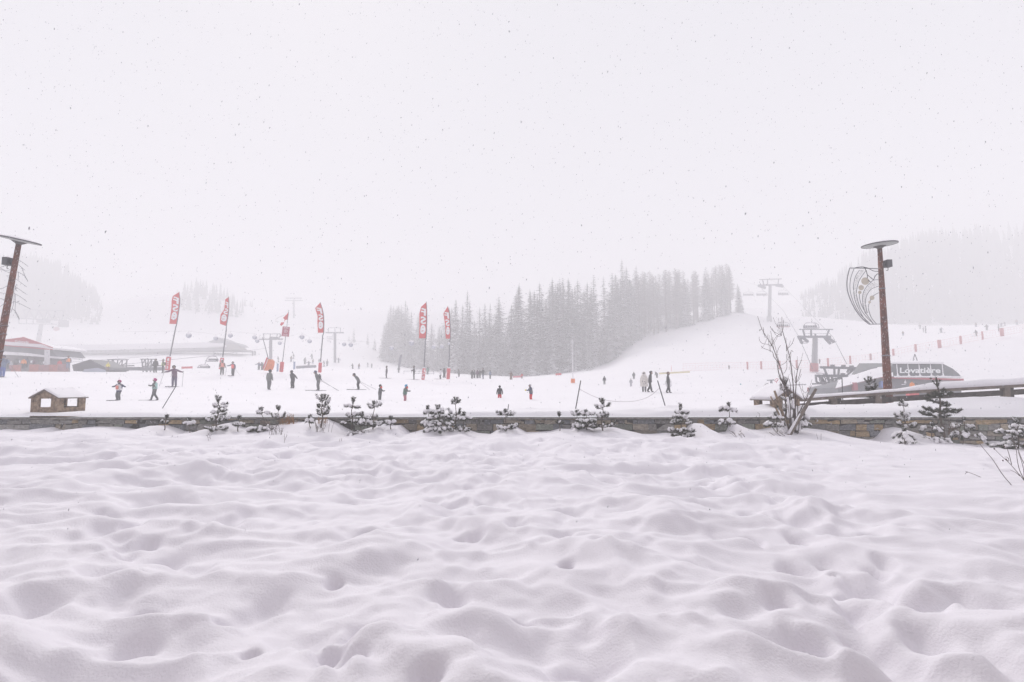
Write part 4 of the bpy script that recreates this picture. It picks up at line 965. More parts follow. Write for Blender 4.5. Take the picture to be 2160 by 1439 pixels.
FARL = ['right one of the faint pair by the fourth flag base','faint figure close beside the fourth flag base, left of its pair','faint figure beneath the slim grey pylon','left of two faint figures in the middle distance','right of two faint figures in the middle distance','smaller faint figure right of the faint twosome','faintest figure before the snowy mound',
 'left one of two ghostly skiers below the fog on the left','right one of two ghostly skiers below the fog on the left','ghostly skier just right of the red sign pole','ghostly skier upslope of the red sign pole','ghostly skier striding midway between sign pole and fourth flag','ghostly skier standing lowest midway between sign and fourth flag','ghostly skier highest up between sign and fourth flag','ghostly small skier left of the fourth flag pole','ghostly skier left of the red sign pole','ghostly tiny skier touching the fourth flag pole',
 'grey bundled figure left of the orange cushion','grey bundled figure touching the orange cushion','lone faint skier nearest the right lamp post on the far slope','upper of two faint skiers close together on the far slope','tallest faint skier on the far right slope','faint skier midway along the far right slope','faint skier sprinting below another on the far right slope','faint skier right above the sprinting one on the far right slope','faint leaning skier left of the topmost red pad','faint dark skier standing just left of the topmost red pad','faint skier just above the topmost red pad','faint stooping skier right above the topmost red pad','faint skier in the mist near the right edge','faint skier cut by the right edge on the far slope','second faint skier beside the tallest on the far right slope','smallest faint skier high in the mist at the right']
for i, (px, py, hp) in enumerate(FAR):
    kk = i % 5
    lb = FARL[i]; w = hit(px, py+.5) or at(px, py, 130)
    if py < 712 and px > 1850: w = hit(px, py, 94) or at(px, py, 120)
    k = hp*w.y/F/1.75*1.0
    k = max(.5, min(1.15, k))
    if kk not in protos:
        protos[kk] = person(px, py, 14, [-60, 50, 10, -100, 160][kk], ['dark','grey','navy','dark','brown'][kk], ['dark','dark','grey','dark','navy'][kk], 'dark', lb, Y=w.y, stride=[.5,0,.6,.2,.3][kk], lean=[10,0,18,12,5][kk], crouch=[.1,0,.3,.2,.1][kk], arms=[P2,D2,(('out',),('out',)),P2,D2][kk], skis=(kk != 1), group='faint far skiers')
        t = protos[kk]
    else:
        t = copy_tree(protos[kk]); t['label'] = lb
    t.location = (w.x, w.y, w.z); t.scale = (k, k, k)

# ------------------------------------------------------------------ lettering
def text_mesh(s, bold=.0):
    cu = bpy.data.curves.new('text', 'FONT'); cu.body = s; cu.extrude = 0; cu.offset = bold; cu.resolution_u = 4
    o = bpy.data.objects.new('text', cu); COL.objects.link(o)
    dg = bpy.context.evaluated_depsgraph_get(); me = bpy.data.meshes.new_from_object(o.evaluated_get(dg))
    vs = [v.co.copy() for v in me.vertices]; fs = [tuple(p.vertices) for p in me.polygons]
    bpy.data.objects.remove(o); bpy.data.curves.remove(cu); bpy.data.meshes.remove(me)
    x0, x1 = min(v.x for v in vs), max(v.x for v in vs); y0, y1 = min(v.y for v in vs), max(v.y for v in vs)
    return [((v.x-x0)/(x1-x0), (v.y-y0)/(y1-y0)) for v in vs], fs
GLY = {c: text_mesh(c, .035) for c in 'FSe'}
def place_text(q, glyph, fn, th=None):
    "fn maps (0..1, 0..1) to a point"
    vs, fs = glyph; q.add([fn(u, v) for u, v in vs], fs)

# ------------------------------------------------------------------ feather flags
def pad_shape(q, a, b, r):
    q.tube([a, a.lerp(b, .04), a.lerp(b, .96), b], [r*.7, r, r, r*.75], 10)
def flag(Y, right, left, pole0, pole1, pad0, pad1, padw, lettered, label, letters=True, sign=None, cloth=None):
    b0 = at(pad1[0], pad1[1], Y); t = empty('feather_flag', b0, label, 'flag', 'tall red feather flags')
    tip = at(right[0][0], right[0][1]-1.5, Y)
    q = MB(); pts = [at(pole1[0], pole1[1]+6, Y), at(*pole0, Y)] + [at(x, y, Y) for x, y in right[::-1]] + [tip]
    q.tube(pts, [.075, .07]+[.05*(1-.1*i) for i in range(len(right))]+[.02], 8); q.build('pole', mat('flag_pole', (.13, .13, .15), .5), t, True)
    n = 14
    def edge(E_, f):
        g = f*(len(E_)-1); i = min(int(g), len(E_)-2); a = Vector(E_[i]); b2 = Vector(E_[i+1]); p = a.lerp(b2, g-i); return p
    R_, L_ = [Vector(p) for p in right], [Vector(p) for p in left]
    def arc(E_):
        d = [0]
        for i in range(1, len(E_)): d.append(d[-1]+(E_[i]-E_[i-1]).length)
        return [x/d[-1] for x in d]
    dR, dL = arc(R_), arc(L_)
    def pt(E_, d, f):
        for i in range(len(d)-1):
            if f <= d[i+1]+1e-9: return E_[i].lerp(E_[i+1], (f-d[i])/max(1e-9, d[i+1]-d[i]))
        return E_[-1]
    ph = random.random()*6
    def C(u, v, off=0):   # u 0 = right edge .. 1 = left edge, v 0 top .. 1 bottom
        p = pt(R_, dR, v).lerp(pt(L_, dL, v), u); return at(p.x, p.y, Y + .18*math.sin(v*7+ph)*u - off)
    nu, nv = 6, 22; vs = [C(i/nu, j/nv) for j in range(nv+1) for i in range(nu+1)] + [C(i/nu, j/nv, -.012) for j in range(nv+1) for i in range(nu+1)]
    K = nu+1; N0 = K*(nv+1); fs = [(j*K+i, j*K+i+1, (j+1)*K+i+1, (j+1)*K+i) for j in range(nv) for i in range(nu)]
    fs += [tuple(a+N0 for a in f[::-1]) for f in fs]
    for i in range(nu): fs += [(i, i+N0, i+1+N0, i+1), (nv*K+i+1, nv*K+i+1+N0, nv*K+i+N0, nv*K+i)]
    for j in range(nv): fs += [(j*K, (j+1)*K, (j+1)*K+N0, j*K+N0), ((j+1)*K+nu, j*K+nu, j*K+nu+N0, (j+1)*K+nu+N0)]
    q = MB(); q.add(vs, fs); banner = q.build('banner', M_RED, t, True)
    if letters:
        q = MB()
        for g, v0, v1 in (('F', .20, .39), ('S', .42, .62), ('e', .64, .88)):
            place_text(q, GLY[g], lambda u, v: C(.15+.70*u, v1-(v1-v0)*v, .03))      # mirrored: seen from the back of the cloth
        q.build('lettering', M_WHITE, t)
    q = MB(); pa, pb = at(*pad0, Y), at(*pad1, Y); r = padw/2/F*Y; pad_shape(q, pa, pb, r); pd = q.build('base_pad', M_PADRED, t, True)
    if lettered:
        q = MB(); xs_ = (pb-pa)
        for g, v0, v1 in (('F', .08, .33), ('S', .37, .62), ('e', .66, .92)):
            def fn(u, v): 
                p = pa.lerp(pb, v1-(v1-v0)*v); a = (u-.5)*1.7; return p + Vector((-r*1.02*math.sin(a), -r*1.02*math.cos(a)-.01, 0))
            place_text(q, GLY[g], fn)
        q.build('pad_lettering', M_WHITE, t)
    q = MB(); q.ball(pa+Vector((0, 0, .03)), r*.95, r*.95, .10, 2); q.build('snow_cap', M_SNOWLUMP, t, True)
    return t
flag(66, [(377.8,616.5),(379.6,630),(379.4,642),(376.5,662),(372.9,684)], [(377.8,616.5),(364.5,624.5),(361.8,634.5),(362,646.7),(359.5,664),(357.2,683)], (371,689), (357.5,752), (356,753), (353,781), 9.5, True, 'broad red feather flag leaning right, leftmost, with a lettered base pad')
flag(67, [(482.6,626.8),(483,640),(482.6,655),(480.5,672),(477.6,688)], [(482.6,626.8),(475.3,631.4),(473.8,643.6),(473,652.8),(465.4,663.5),(464,674),(464.2,683.4)], (477.3,696), (469,754), (469,755), (465,779), 7.5, True, 'twisted red feather flag bulging at its lower left, behind the coral vest')
flag(66, [(675.7,638.3),(680,651),(682.6,664),(683.6,680),(683,702)], [(675.7,638.3),(664.6,650),(670,666.7),(669.4,680),(670.7,702.3)], (680.7,708), (675.7,764), (675.7,765), (674.5,786), 7, False, 'red feather flag with a bent S outline above the bulky grey skier')
flag(64, [(899.4,637.5),(900.6,655),(900.7,673.8),(900,695),(898.8,714)], [(899.4,637.5),(888.2,647.5),(884.4,661.3),(884.6,686),(883.8,713.9)], (897.5,716), (894.4,776), (894.8,777), (892,801), 7, True, 'straight tall red feather flag with the clearest white letters')
flag(65, [(944.5,646.3),(947,654),(948.8,664),(950.1,692.6),(950.4,714.5)], [(944.5,646.3),(935.1,661.3),(938,678),(939.5,690),(940.1,714.5)], (948.6,719), (946.4,776), (946.8,777), (945,800), 7.5, False, 'narrower red feather flag, rightmost of them, with a plain base pad')
# the torn flag with its notice board
Y = 68; t = empty('torn_flag', at(594.5, 785, Y), 'torn red flag rag flying over a square red notice on a thin pole', 'flag')
q = MB(); q.tube([at(593.5, 785, Y), at(596, 763, Y), at(609.3, 654, Y)], [.06, .05, .03], 8); q.build('pole', mat('flag_pole', (.13, .13, .15), .5), t, True)
q = MB(); q.prism([at(*p, Y) for p in ((608.6,658),(605,663),(597,671),(600.5,674),(599,680),(593,680),(590.5,685.5),(593.5,687.5),(597.5,684),(601,676),(603,674.3),(607,675))], (0, .03, 0)); fix_normals(q.build('torn_cloth', M_RED, t))
q = MB(); q.tube(smooth_path([at(*p, Y) for p in ((603,664),(592,668),(583,673),(582,678),(587,679))]), .02, 5); q.build('loose_strip', mat('pale_wire', (.5, .49, .48), .6), t, True)
c = at(602.8, 699.5, Y-.1); Mx = Matrix.Rotation(R(5), 3, 'Y')
q = MB(); q.box(c, .95, .05, 1.28, 0, Mx); q.build('notice_board', mat('crimson_board', (.38, .03, .08), .6), t)
q = MB()
for dz in (.52, .44, -.38, -.50): q.box(c+Mx @ Vector((0, -.032, dz)), .6, .01, .035, 0, Mx)
n = 20; q.tube([c+Mx @ Vector((.2*math.cos(2*math.pi*k/n), -.035, .04+.2*math.sin(2*math.pi*k/n))) for k in range(n+1)], .02, 5)
q.tube(smooth_path([c+Mx @ Vector(v) for v in ((.08, -.035, .15), (-.08, -.035, .12), (.06, -.035, 0), (-.09, -.035, -.06))]), .018, 5); q.build('notice_marks', M_WHITE, t)
q = MB(); pad_shape(q, at(595.3, 763.5, Y), at(593.2, 785, Y), .24); q.build('base_pad', M_PADRED, t, True)
# grey lance with an orange cushion
Y = 67; t = empty('snow_lance', at(563, 783, Y), 'slanting grey lance pole rising from a fat orange cushion', 'snow lance')
q = MB(); q.tube([at(564, 775, Y), at(566, 757, Y), at(559, 730, Y), at(553.8, 711, Y)], [.06, .055, .045, .04], 8); q.build('pole', mat('flag_pole', (.13, .13, .15), .5), t, True)
q = MB(); q.prism([at(*p, Y-.4) for p in ((565.5,757.5),(570,758),(573.5,762),(573,770),(570,779.5),(564,782),(555.5,781.5),(560,769))], (0, .8, 0)); fix_normals(q.build('cushion', mat('orange_padding', (.75, .20, .06), .7, .1, 3), t, True))
q = MB(); q.beam(at(565.3, 757.5, Y-.45), at(555.5, 781.5, Y-.45), .05); q.build('white_seam', M_WHITE, t)
q = MB(); q.prism([at(*p, Y+.1) for p in ((562,754),(565,757),(558,778),(554,778))], (0, .3, 0)); fix_normals(q.build('red_flap', M_PADRED, t))
# balls hung on a cable
def bluemat():
    m = mat('ball_blue_grey', (.62, .63, .68), .5, .0, 1.6, col2=(.05, .07, .14)); return m
MBALL = bluemat()
BALLS = [(398,708,11,'leftmost'),(455,714,9,''),(486,708,9.5,''),(537,712,9,''),(542.5,719.5,8.5,''),(590,724,8,''),(637,711,10,''),(653,720,9,''),(726,726.5,8.5,''),(740,727.5,9.5,''),(826,734.5,9,''),(868,724,11,''),(914.5,732,8.5,''),(932,731,8.5,''),(947,725,6,'')]
BL = ['between the first two feather flags, hanging lower than none, leftmost ball','just left of the second flag pole above the gabled roof','just right of the second flag pole','upper left one of the pair left of the lance pole','lower right one of the pair left of the lance pole','between the lance pole and the red notice pole','upper left one right of the red notice','lower right one right of the red notice','left one of the pair right of the fourth flag','right one of the pair right of the fourth flag','alone before the dark grove left of the fifth flag','largest, just left of the fifth flag pole','left one between the last two flags','right one between the last two flags','tiny one stuck to the sixth flag pole']
BL[0] = 'between the first and second feather flags, leftmost of all'
BL[2] = 'just right of the second flag pole'
cable = [at(px, py-4-d*.5, 64) for px, py, d, _ in BALLS]
for i, (px, py, d, _) in enumerate(BALLS):
    c = at(px, py, 64); r = d/2/F*64; t = empty('hanging_ball', c, 'snowy blue grey ball '+BL[i], 'ball', 'blue grey balls hanging over the piste')
    q = MB(); q.ball(c, r, r, r, 3); q.build('sphere', MBALL, t, True)
    q = MB(); q.ball(c+Vector((0, 0, r*.48)), r*.92, r*.92, r*.72, 3); q.build('snow_cap', M_SNOWLUMP, t, True)
    q = MB(); q.tube([c+Vector((0, 0, r)), cable[i]], .008, 4); q.build('hanger', mat('flag_pole', (.13, .13, .15), .5), t)
q = MB(); q.tube([at(250, 700, 64)]+cable+[at(1100, 716, 64)], .008, 4)
tag(q.build('hanging_cable', mat('pale_wire', (.5, .49, .48), .6)), 'hair thin cable carrying the row of blue grey balls', 'cable')

# ------------------------------------------------------------------ chairlifts
def frame_tube(q, pts, Y, r): q.tube([at(x, y, Y) for x, y in pts], r, 6)
M_LIFT = mat('lift_steel', (.19, .19, .215), .6, .08, 2)
M_LIFTPALE = mat('lift_column', (.30, .30, .32), .6, .06, 1)
def chair(cx, top, bot, wpx, Y, label, red=False, hang=10):
    c = at(cx, bot, Y); s = wpx/F*Y; hh = (bot-top)/F*Y; t = empty('lift_chair', c, label, 'chairlift chair', 'chairs on the chairlift cables')
    q = MB(); q.box(c+Vector((0, 0, .14)), s, .55, .10)
    q.build('seat', mat('chair_red', (.30, .10, .12), .7) if red else M_LIFT, t)
    q = MB()
    for k in range(6): q.box(c+Vector(((k-2.5)*s/6, .28, .14+hh*.26)), s/6*.8, .08, hh*.42)
    q.build('backrest', M_LIFT, t)
    q = MB(); q.tube([c+Vector((-s/2, -.3, .1)), c+Vector((-s/2, -.1, hh*.7)), c+Vector((-s*.36, 0, hh*.95)), c+Vector((0, 0, hh)), c+Vector((s*.36, 0, hh*.95)), c+Vector((s/2, -.1, hh*.7)), c+Vector((s/2, -.3, .1))], .05, 6); q.build('frame', M_LIFT, t, True)
    q = MB(); q.tube([c+Vector((0, 0, hh)), c+Vector((.25, 0, hh+hang*.5/F*Y)), c+Vector((.15, 0, hh+hang/F*Y))], .05, 6); q.build('hanger', M_LIFT, t, True)
    q = MB(); q.ball(c+Vector((0, 0, hh+.06)), s*.38, .2, .09, 2); q.ball(c+Vector((0, 0, .22)), s*.46, .25, .07, 2); q.build('snow', M_SNOWLUMP, t, True)
    return t
def sheaves(q, x0, y0, x1, y1, Y, sl=1):
    for k in range(6):
        f = k/5; p = at(x0+(x1-x0)*f, y0+(y1-y0)*f, Y+k*.5); q.tube([p+Vector((0, -.06, 0)), p+Vector((0, .06, 0))], .24*Y/85, 12)
    q.beam(at(x0, y0, Y), at(x1, y1, Y+2.5), .14)
# nearer right pylon
Y = 85; t = empty('lift_pylon', at(1718, 783, Y), 'nearer grey chairlift pylon with a ringed red padded foot', 'pylon')
q = MB(); q.tube([at(1717, 783, Y), at(1718, 770, Y), at(1719.5, 712, Y)], [.48, .46, .38], 14)
q.build('column', M_LIFTPALE, t, True)
q = MB(); q.tube([at(1717, 784, Y), at(1717.2, 766.5, Y)], .62, 12, True); q.build('foot_pad', mat('faded_red_padding', (.42, .14, .15), .8), t, True)
q = MB(); q.beam(at(1684, 710.5, Y), at(1752, 710.5, Y), .35); q.build('cross_arm', M_LIFT, t)
q = MB(); q.beam(at(1686, 695, Y), at(1757, 695, Y), .14); q.build('upper_bar', M_LIFT, t)
for a, b2 in (((1694,696),(1697.5,710)), ((1748.8,696),(1743.5,710)), ((1711,696),(1711,709)), ((1720,704),(1720,710))): q = MB(); q.beam(at(*a, Y), at(*b2, Y), .2); q.build('strut', M_LIFT, t)
q = MB(); frame_tube(q, [(1697,704),(1725,704),(1744,704)], Y, .03); q.build('handrail', M_LIFT, t)
for nm, a in (('left', (1685,711,1691,723)), ('right', (1745,711,1758,721)), ('inner', (1740,713,1750,724)), ('innerleft', (1693,712,1703,720))): q = MB(); sheaves(q, *a, Y); q.build('sheave_row', M_LIFT, t)
for (x, y) in ((1693,721),(1694,724),(1745,721),(1747,724)): q = MB(); q.beam(at(x, y, Y), at(x+9, y, Y), .09); q.build('footboard', M_LIFT, t)
chair(1711, 681, 694, 30, 92, 'chair with snow on its seat passing right above the nearer pylon', hang=9)
# farther right pylon
Y = 190; t = empty('lift_pylon', at(1623, 677, Y), 'farther misty chairlift pylon high on the slope beside the larches', 'pylon')
q = MB(); q.tube([at(1623, 678, Y), at(1624.5, 602, Y)], [.63, .53], 12); q.build('column', M_LIFTPALE, t, True)
q = MB(); q.tube([at(1623, 678, Y), at(1623, 667, Y)],   .9, 12); q.build('foot_pad', M_LIFTPALE, t, True)
q = MB(); q.beam(at(1601, 602, Y), at(1650, 600.5, Y), .5); q.build('cross_arm', M_LIFT, t)
q = MB(); q.beam(at(1602, 590, Y), at(1648.5, 588.5, Y), .28); q.build('upper_bar', M_LIFT, t)
for a, b2 in (((1608.5,590),(1611,601)), ((1642.5,589),(1641,600)), ((1619,590),(1619,601))): q = MB(); q.beam(at(*a, Y), at(*b2, Y), .28); q.build('strut', M_LIFT, t)
for a in ((1601,603,1613,607), (1638,602,1650,604)): q = MB(); sheaves(q, *a, Y); q.build('sheave_row', M_LIFT, t)
for a in ((1607,615,624,22,'misty chair hanging just left of the farther pylon'), (1653,612,623,22,'misty chair with riders just right of the farther pylon'), (1579,616,624,22,'misty chair nearest the larches, farthest left of the farther pylon'), (1652,680,691,26,'faint pinkish chair above the tall bare shrub')):
    chair(a[0], a[1], a[2], a[3], 193 if a[1] < 650 else 118, a[4], red=a[1] > 650, hang=8)
for nm, pts in (('left run of haul rope from the farther to the nearer pylon', ((1540,585,270),(1601,603,190),(1652,655,118),(1685,711,85),(1714,778,62))), ('right run of haul rope from the farther to the nearer pylon', ((1590,575,270),(1650,602,190),(1715,668,110),(1757,711,85),(1786,768,64)))):
    q = MB(); q.tube([at(*p) for p in pts], .035, 5); tag(q.build('haul_rope', M_LIFT, None, True), nm, 'cable', 'chairlift haul ropes')
# lift drive frame at the station
Y = 60; t = empty('drive_station', at(1745, 830, Y), 'open steel drive frame of the chairlift left of the dark station', 'lift station')
for a, b2, w_ in (((1730,775),(1815,777),.26), ((1720,793),(1785,793),.30), ((1714,810.5),(1766,812),.26)):
    q = MB(); q.beam(at(*a, Y), at(*b2, Y), w_); q.build('long_beam', M_LIFT, t); q = MB(); q.beam(at(a[0]+3, a[1], Y+4), at(b2[0]+3, b2[1], Y+4), w_*.8); q.build('long_beam', M_LIFT, t)
for a, b2 in (((1738,776),(1745,793)), ((1804,777),(1786,792)), ((1745,776),(1752,776)), ((1760,776),(1760,793)), ((1770,776),(1768,793)), ((1727,794),(1744,811)), ((1776,793),(1765,812)), ((1745,794),(1750,811)), ((1721,794),(1722,806)), ((1722,806),(1738,811)), ((1791,777),(1787,786)), ((1795,777),(1794,786)),
    ((1733,795),(1738,805)), ((1755,795),(1757,811)), ((1764,798),(1746,803)), ((1770,795),(1760,806))):
    q = MB(); q.beam(at(*a, Y), at(*b2, Y), .17); q.build('strut', M_LIFT, t)
for x, y in ((1756,772), (1779,772.5), (1796,774), (1778,790)): q = MB(); q.box(at(x, y, Y), .3, .4, .3); q.build('motor_box', M_LIFT, t)
q = MB(); frame_tube(q, [(1722,788),(1734,788),(1744,788)], Y, .03); q.build('handrail', M_LIFT, t)
for x, y, r in ((1740,799,.5), (1750,803,.45), (1735,801,.35)):
    q = MB(); n = 18; c = at(x, y, Y-.3); q.tube([c+Vector((r*math.cos(2*math.pi*k/n), 0, r*math.sin(2*math.pi*k/n))) for k in range(n+1)], .06, 5); q.build('pulley_ring', M_LIFT, t, True)
q = MB(); q.box(at(1758, 816, Y+1), .8, .8, 1.4); q.build('drive_column', M_LIFTPALE, t)
t = empty('operator_cabin', at(1729, 828, 58), 'low snow roofed operator booth with a reddish front under the drive frame', 'booth')
q = MB(); q.box(at(1728, 822, 58), 1.75, 1.6, .45); q.build('front_panel', mat('faded_red_padding', (.42, .14, .15), .8), t)
q = MB(); q.ball(at(1726, 816, 58), 1.0, 1.0, .26, 3); q.build('roof_snow', M_SNOWLUMP, t, True)
q = MB(); q.box(at(1744, 820, 58), .12, .12, 1.0); q.build('side_post', M_LIFTPALE, t)
t = empty('red_barrier', at(1757, 828, 57), 'bright red slanted barrier pad between booth and dark station', 'barrier')
q = MB(); q.prism([at(*p, 57) for p in ((1749,827),(1752,821),(1757,820),(1763,814.5),(1765,818),(1761,822),(1762,827))], (0, .3, 0)); fix_normals(q.build('pad', mat('scarlet_pad', (.75, .06, .05), .7), t))

# ------------------------------------------------------------------ the dark station building
Y = 50; st = empty('station_building', at(1940, 840, Y), 'dark curved chairlift station lettered in white with a red eaves band', 'building')
M_PANEL = mat('slate_panel', (.115, .12, .135), .6, .12, 1.2); M_FAC = mat('grey_facade', (.17, .17, .19), .7, .08, 1.0)
q = MB(); fr = [at(*p, Y+1.2) for p in ((1866,794),(1884,768),(1990,768),(2010,778),(2024,790),(2028,796))]; bk = [p+Vector((0, 5, .3)) for p in fr]
bot = [at(x, 797, Y) for x in (1866, 1884, 1990, 2010, 2024, 2028)]
n = 6; vs = bot+fr+bk; fs = [(i, i+1, n+i+1, n+i) for i in range(n-1)] + [(n+i, n+i+1, 2*n+i+1, 2*n+i) for i in range(n-1)]
q.add(vs, fs); q.build('roof_screen', M_PANEL, st)
def scr(px, f): return at(px, 796.5-28.5*f, Y+1.2*f-.04)        # on the leaning screen, f 0 bottom 1 top
q = MB(); vs, fs = text_mesh('Lovatière', .03)
q.add([scr(1897+86*u, .32+.42*v) - Vector((0, .06, 0)) for u, v in vs], fs); q.build('lettering', M_WHITE, st)
for i, px in enumerate((1891, 1914.5, 1938, 1962, 1987)):
    q = MB(); rr = random.Random(i); L_, R_2 = [], []
    for k in range(9):
        f = .02+.96*k/8; w_ = 1.0+.5*abs(mnoise.noise(Vector((k*.9, i*3, 0)))) + (2.6+rr.random()*2)*max(0, .28-f)/.28; L_.append(scr(px+2.5*(1-f)-w_*.6, f)); R_2.append(scr(px+2.5*(1-f)+w_+.8*(1-f), f))
    q.add(L_+R_2, [(k, 9+k, 10+k, k+1) for k in range(8)]); sp_ = q.build('snow_streak', M_SNOWLUMP, st)
q = MB(); vs = []; n = 50
for i in range(n+1):
    px = 1881+146*i/n; h_ = .06+.10*abs(mnoise.noise(Vector((px*.11, 2, 0))))+.03
    if px > 2005: h_ *= .4
    vs += [scr(px, 0)+Vector((0, -.30, 0)), scr(px, 0)+Vector((0, -.28, .12)), scr(px, h_*1.2)+Vector((0, -.02, 0))]
q.add(vs, [(i*3+k, i*3+3+k, i*3+4+k, i*3+k+1) for i in range(n) for k in range(2)]); q.build('ledge_snow', M_SNOWLUMP, st, True)
q = MB(); q.prism([at(*p, Y-.3) for p in ((1858,795.5),(1905,796.5),(1970,797.2),(2033,799),(2033,803),(1970,801.5),(1905,799),(1858,797))], (0, .5, 0)); fix_normals(q.build('red_band', mat('red_band', (.42, .09, .12), .7), st))
q = MB(); q.prism([at(*p, Y) for p in ((1768,819),(1858,797.2),(1905,799.2),(2028,802.5),(2028,852),(1768,852))], (0, 5, 0)); fix_normals(q.build('facade', M_FAC, st))
q = MB(); a = [at(*p, Y-.25) for p in ((1762,819.5),(1805,808),(1858,795.5),(1884,794))]; b2 = [at(*p, Y+3.5) for p in ((1775,800),(1810,788),(1850,774),(1884,766.5))]
mid = [x.lerp(y, .5)+Vector((0, 0, .35)) for x, y in zip(a, b2)]; vs = a+mid+b2+[p+Vector((0, 2, -1.2)) for p in b2]
q.add(vs, [(r_*4+i, r_*4+i+1, (r_+1)*4+i+1, (r_+1)*4+i) for r_ in range(3) for i in range(3)]); q.build('snow_roof', M_SNOWLUMP, st, True)
q = MB(); q.beam(at(1762, 820.3, Y-.3), at(1858, 796.8, Y-.3), .10); q.build('eaves_edge', mat('eaves_grey', (.25, .2, .22), .7), st)
q = MB(); q.tube(smooth_path([at(1818, 784, Y+1), at(1835, 778.5, Y+1), at(1850, 775.5, Y+1)]), .05, 5); q.build('ridge_rail', M_LIFT, st)
q = MB(); vs = [at(1883, 767.6, Y+1.1), at(1991, 767.6, Y+1.1), at(1991, 765, Y+2.5), at(1883, 765, Y+2.5)]; q.prism(vs, (0, .1, .18)); fix_normals(q.build('ridge_snow', M_SNOWLUMP, st))
q = MB(); q.prism([at(*p, Y-.03) for p in ((1909.3,800.5),(1912,808),(1910,809.5),(1906.3,808.5))], (0, -.02, 0)); fix_normals(q.build('white_logo', M_WHITE, st))
q = MB(); q.beam(at(1902, 811, Y-.04), at(1910, 811.5, Y-.04), .06); q.build('logo_text_bar', M_WHITE, st)
q = MB(); q.beam(at(1933, 811, Y-3), at(1939, 816, Y-3), .10); q.tube([at(1931, 807, Y-3), at(1935, 811, Y-3), at(1939, 817, Y-3)], .06, 5)
tag(q.build('bent_pipe', M_DARKSTEEL), 'short dark bent pipe standing before the station facade', 'pipe')
for k, (x, y, w_, h_, m_, lb) in enumerate(((1925, 831, .9, .5, M_PADRED, 'low red crate seen under the fence rail'), (1946, 830, .9, .5, M_DARKSTEEL, 'dark heap of gear seen under the fence rail'), (1862, 812, .5, .5, mat('blue_panel', (.14, .22, .5), .6), 'small blue panel behind the rusty post'), (1803, 817, .35, .6, mat('dull_red', (.38, .12, .15), .7), 'dull red box at the left of the station facade'))):
    q = MB(); c = at(x, y, 46 if k < 2 else Y-.3); q.box(c, w_, .4, h_); q.box(c+Vector((0, 0, h_*.6)), w_*.7, .3, h_*.3); tag(q.build(['crate', 'gear_pile', 'wall_panel', 'box'][k], m_), lb, ['crate', 'gear', 'panel', 'box'][k])
t = empty('tripod_mast', at(1930, 766, 60), 'slim A shaped mast on the piste above the station roof', 'mast')
for a in ((1929.5, 747, 1926, 761), (1929.5, 747, 1935, 761)): q = MB(); q.tube([at(a[0], a[1], 62), at(a[2], a[3], 62)], .05, 6); q.build('leg', M_GREYSTEEL, t)
# T post and ring by the right hut
t = empty('button_post', at(1628, 822, 45), 'small grey T shaped post behind the right hut', 'post')
q = MB(); q.tube([at(1627, 824, 45), at(1627, 801, 45)], .10, 8); q.build('upright', M_LIFTPALE, t); q = MB(); q.beam(at(1618, 802.5, 45), at(1633, 801.5, 45), .09); q.build('arm', M_LIFTPALE, t)
q = MB(); n = 18; c = at(1638, 802, 45); q.tube([c+Vector((.15*math.cos(a), 0, .12*math.sin(a)+.07*math.cos(a))) for a in [2*math.pi*k/n for k in range(n+1)]]+[c+Vector((.0, 0, -.1)), c+Vector((-.05, 0, -.75))], .025, 5)
tag(q.build('ring_marker', mat('pink_ring', (.65, .22, .25), .6), None, True), 'pink ring on a thin stem right of the T post', 'marker')
q = MB(); q.beam(at(1620, 815, 40), at(1700, 811, 44), .06); tag(q.build('low_rail', M_LIFT), 'thin grey rail running right behind the right hut', 'rail')

# ------------------------------------------------------------------ safety net with red pads
Y = 92; net = empty('safety_net', at(1800, 770, Y), 'long low pinkish safety net with padded posts climbing right over the piste', 'fence')
NB = [(1440,782),(1500,780.5),(1560,780),(1640,777.5),(1700,775),(1747,772),(1794,767),(1837,762.5),(1885,752.5),(1932,742.5),(1982,733.5),(2027,725),(2073,715.5),(2114,708.5),(2200,692)]
def nb(x): return float(np.interp(x, [p[0] for p in NB], [p[1] for p in NB]))
m = bpy.data.materials.new('net_mesh'); m.use_nodes = True; bs = m.node_tree.nodes['Principled BSDF']; bs.inputs['Base Color'].default_value = (.55, .16, .16, 1); bs.inputs['Roughness'].default_value = .9; M_NET = m
q = MB(); hN = 1.25
xs_ = [1440+3.2*i for i in range(int((2200-1440)/3.2))]
bpts = [at(x, nb(x), Y) for x in xs_]
for f in (0, .33, .66, 1): q.tube([p+Vector((0, 0, hN*f)) for p in bpts], .007 if 0 < f < 1 else .012, 3)
q.build('net_rope', M_NET, net)
q = MB()
for i, p in enumerate(bpts[:-1]):
    if i % 2 == 0: q.tube([p, bpts[i+1]+Vector((0, 0, hN))], .005, 3); q.tube([bpts[i+1], p+Vector((0, 0, hN))], .005, 3)
q.build('net_mesh', M_NET, net)
PADS = [(1538,3,0),(1577,4,1),(1606,4.5,1),(1645,4.5,0),(1661,5,0),(1681,4.5,1),(1747,5,1),(1794,4.5,1),(1837,5,2),(1885,5,1),(1932,5,1),(1982,8,1),(2027,5,1),(2073,4,1),(2114,8,1)]
for x, w_, c in PADS[1:]:
    if x in (1645, 1661): 
        if x == 1661: continue
    q = MB(); p = at(x, nb(x)+1, Y-.15); q.tube([p, p+Vector((0, 0, 1.45))], w_*.42/F*Y, 10)
    q.build('post_pad', [mat('pale_red_pad', (.52, .20, .21), .8), mat('pale_red_pad', (.52, .20, .21), .8), mat('pink_grey_pad', (.45, .25, .26), .8)][c], net, True)
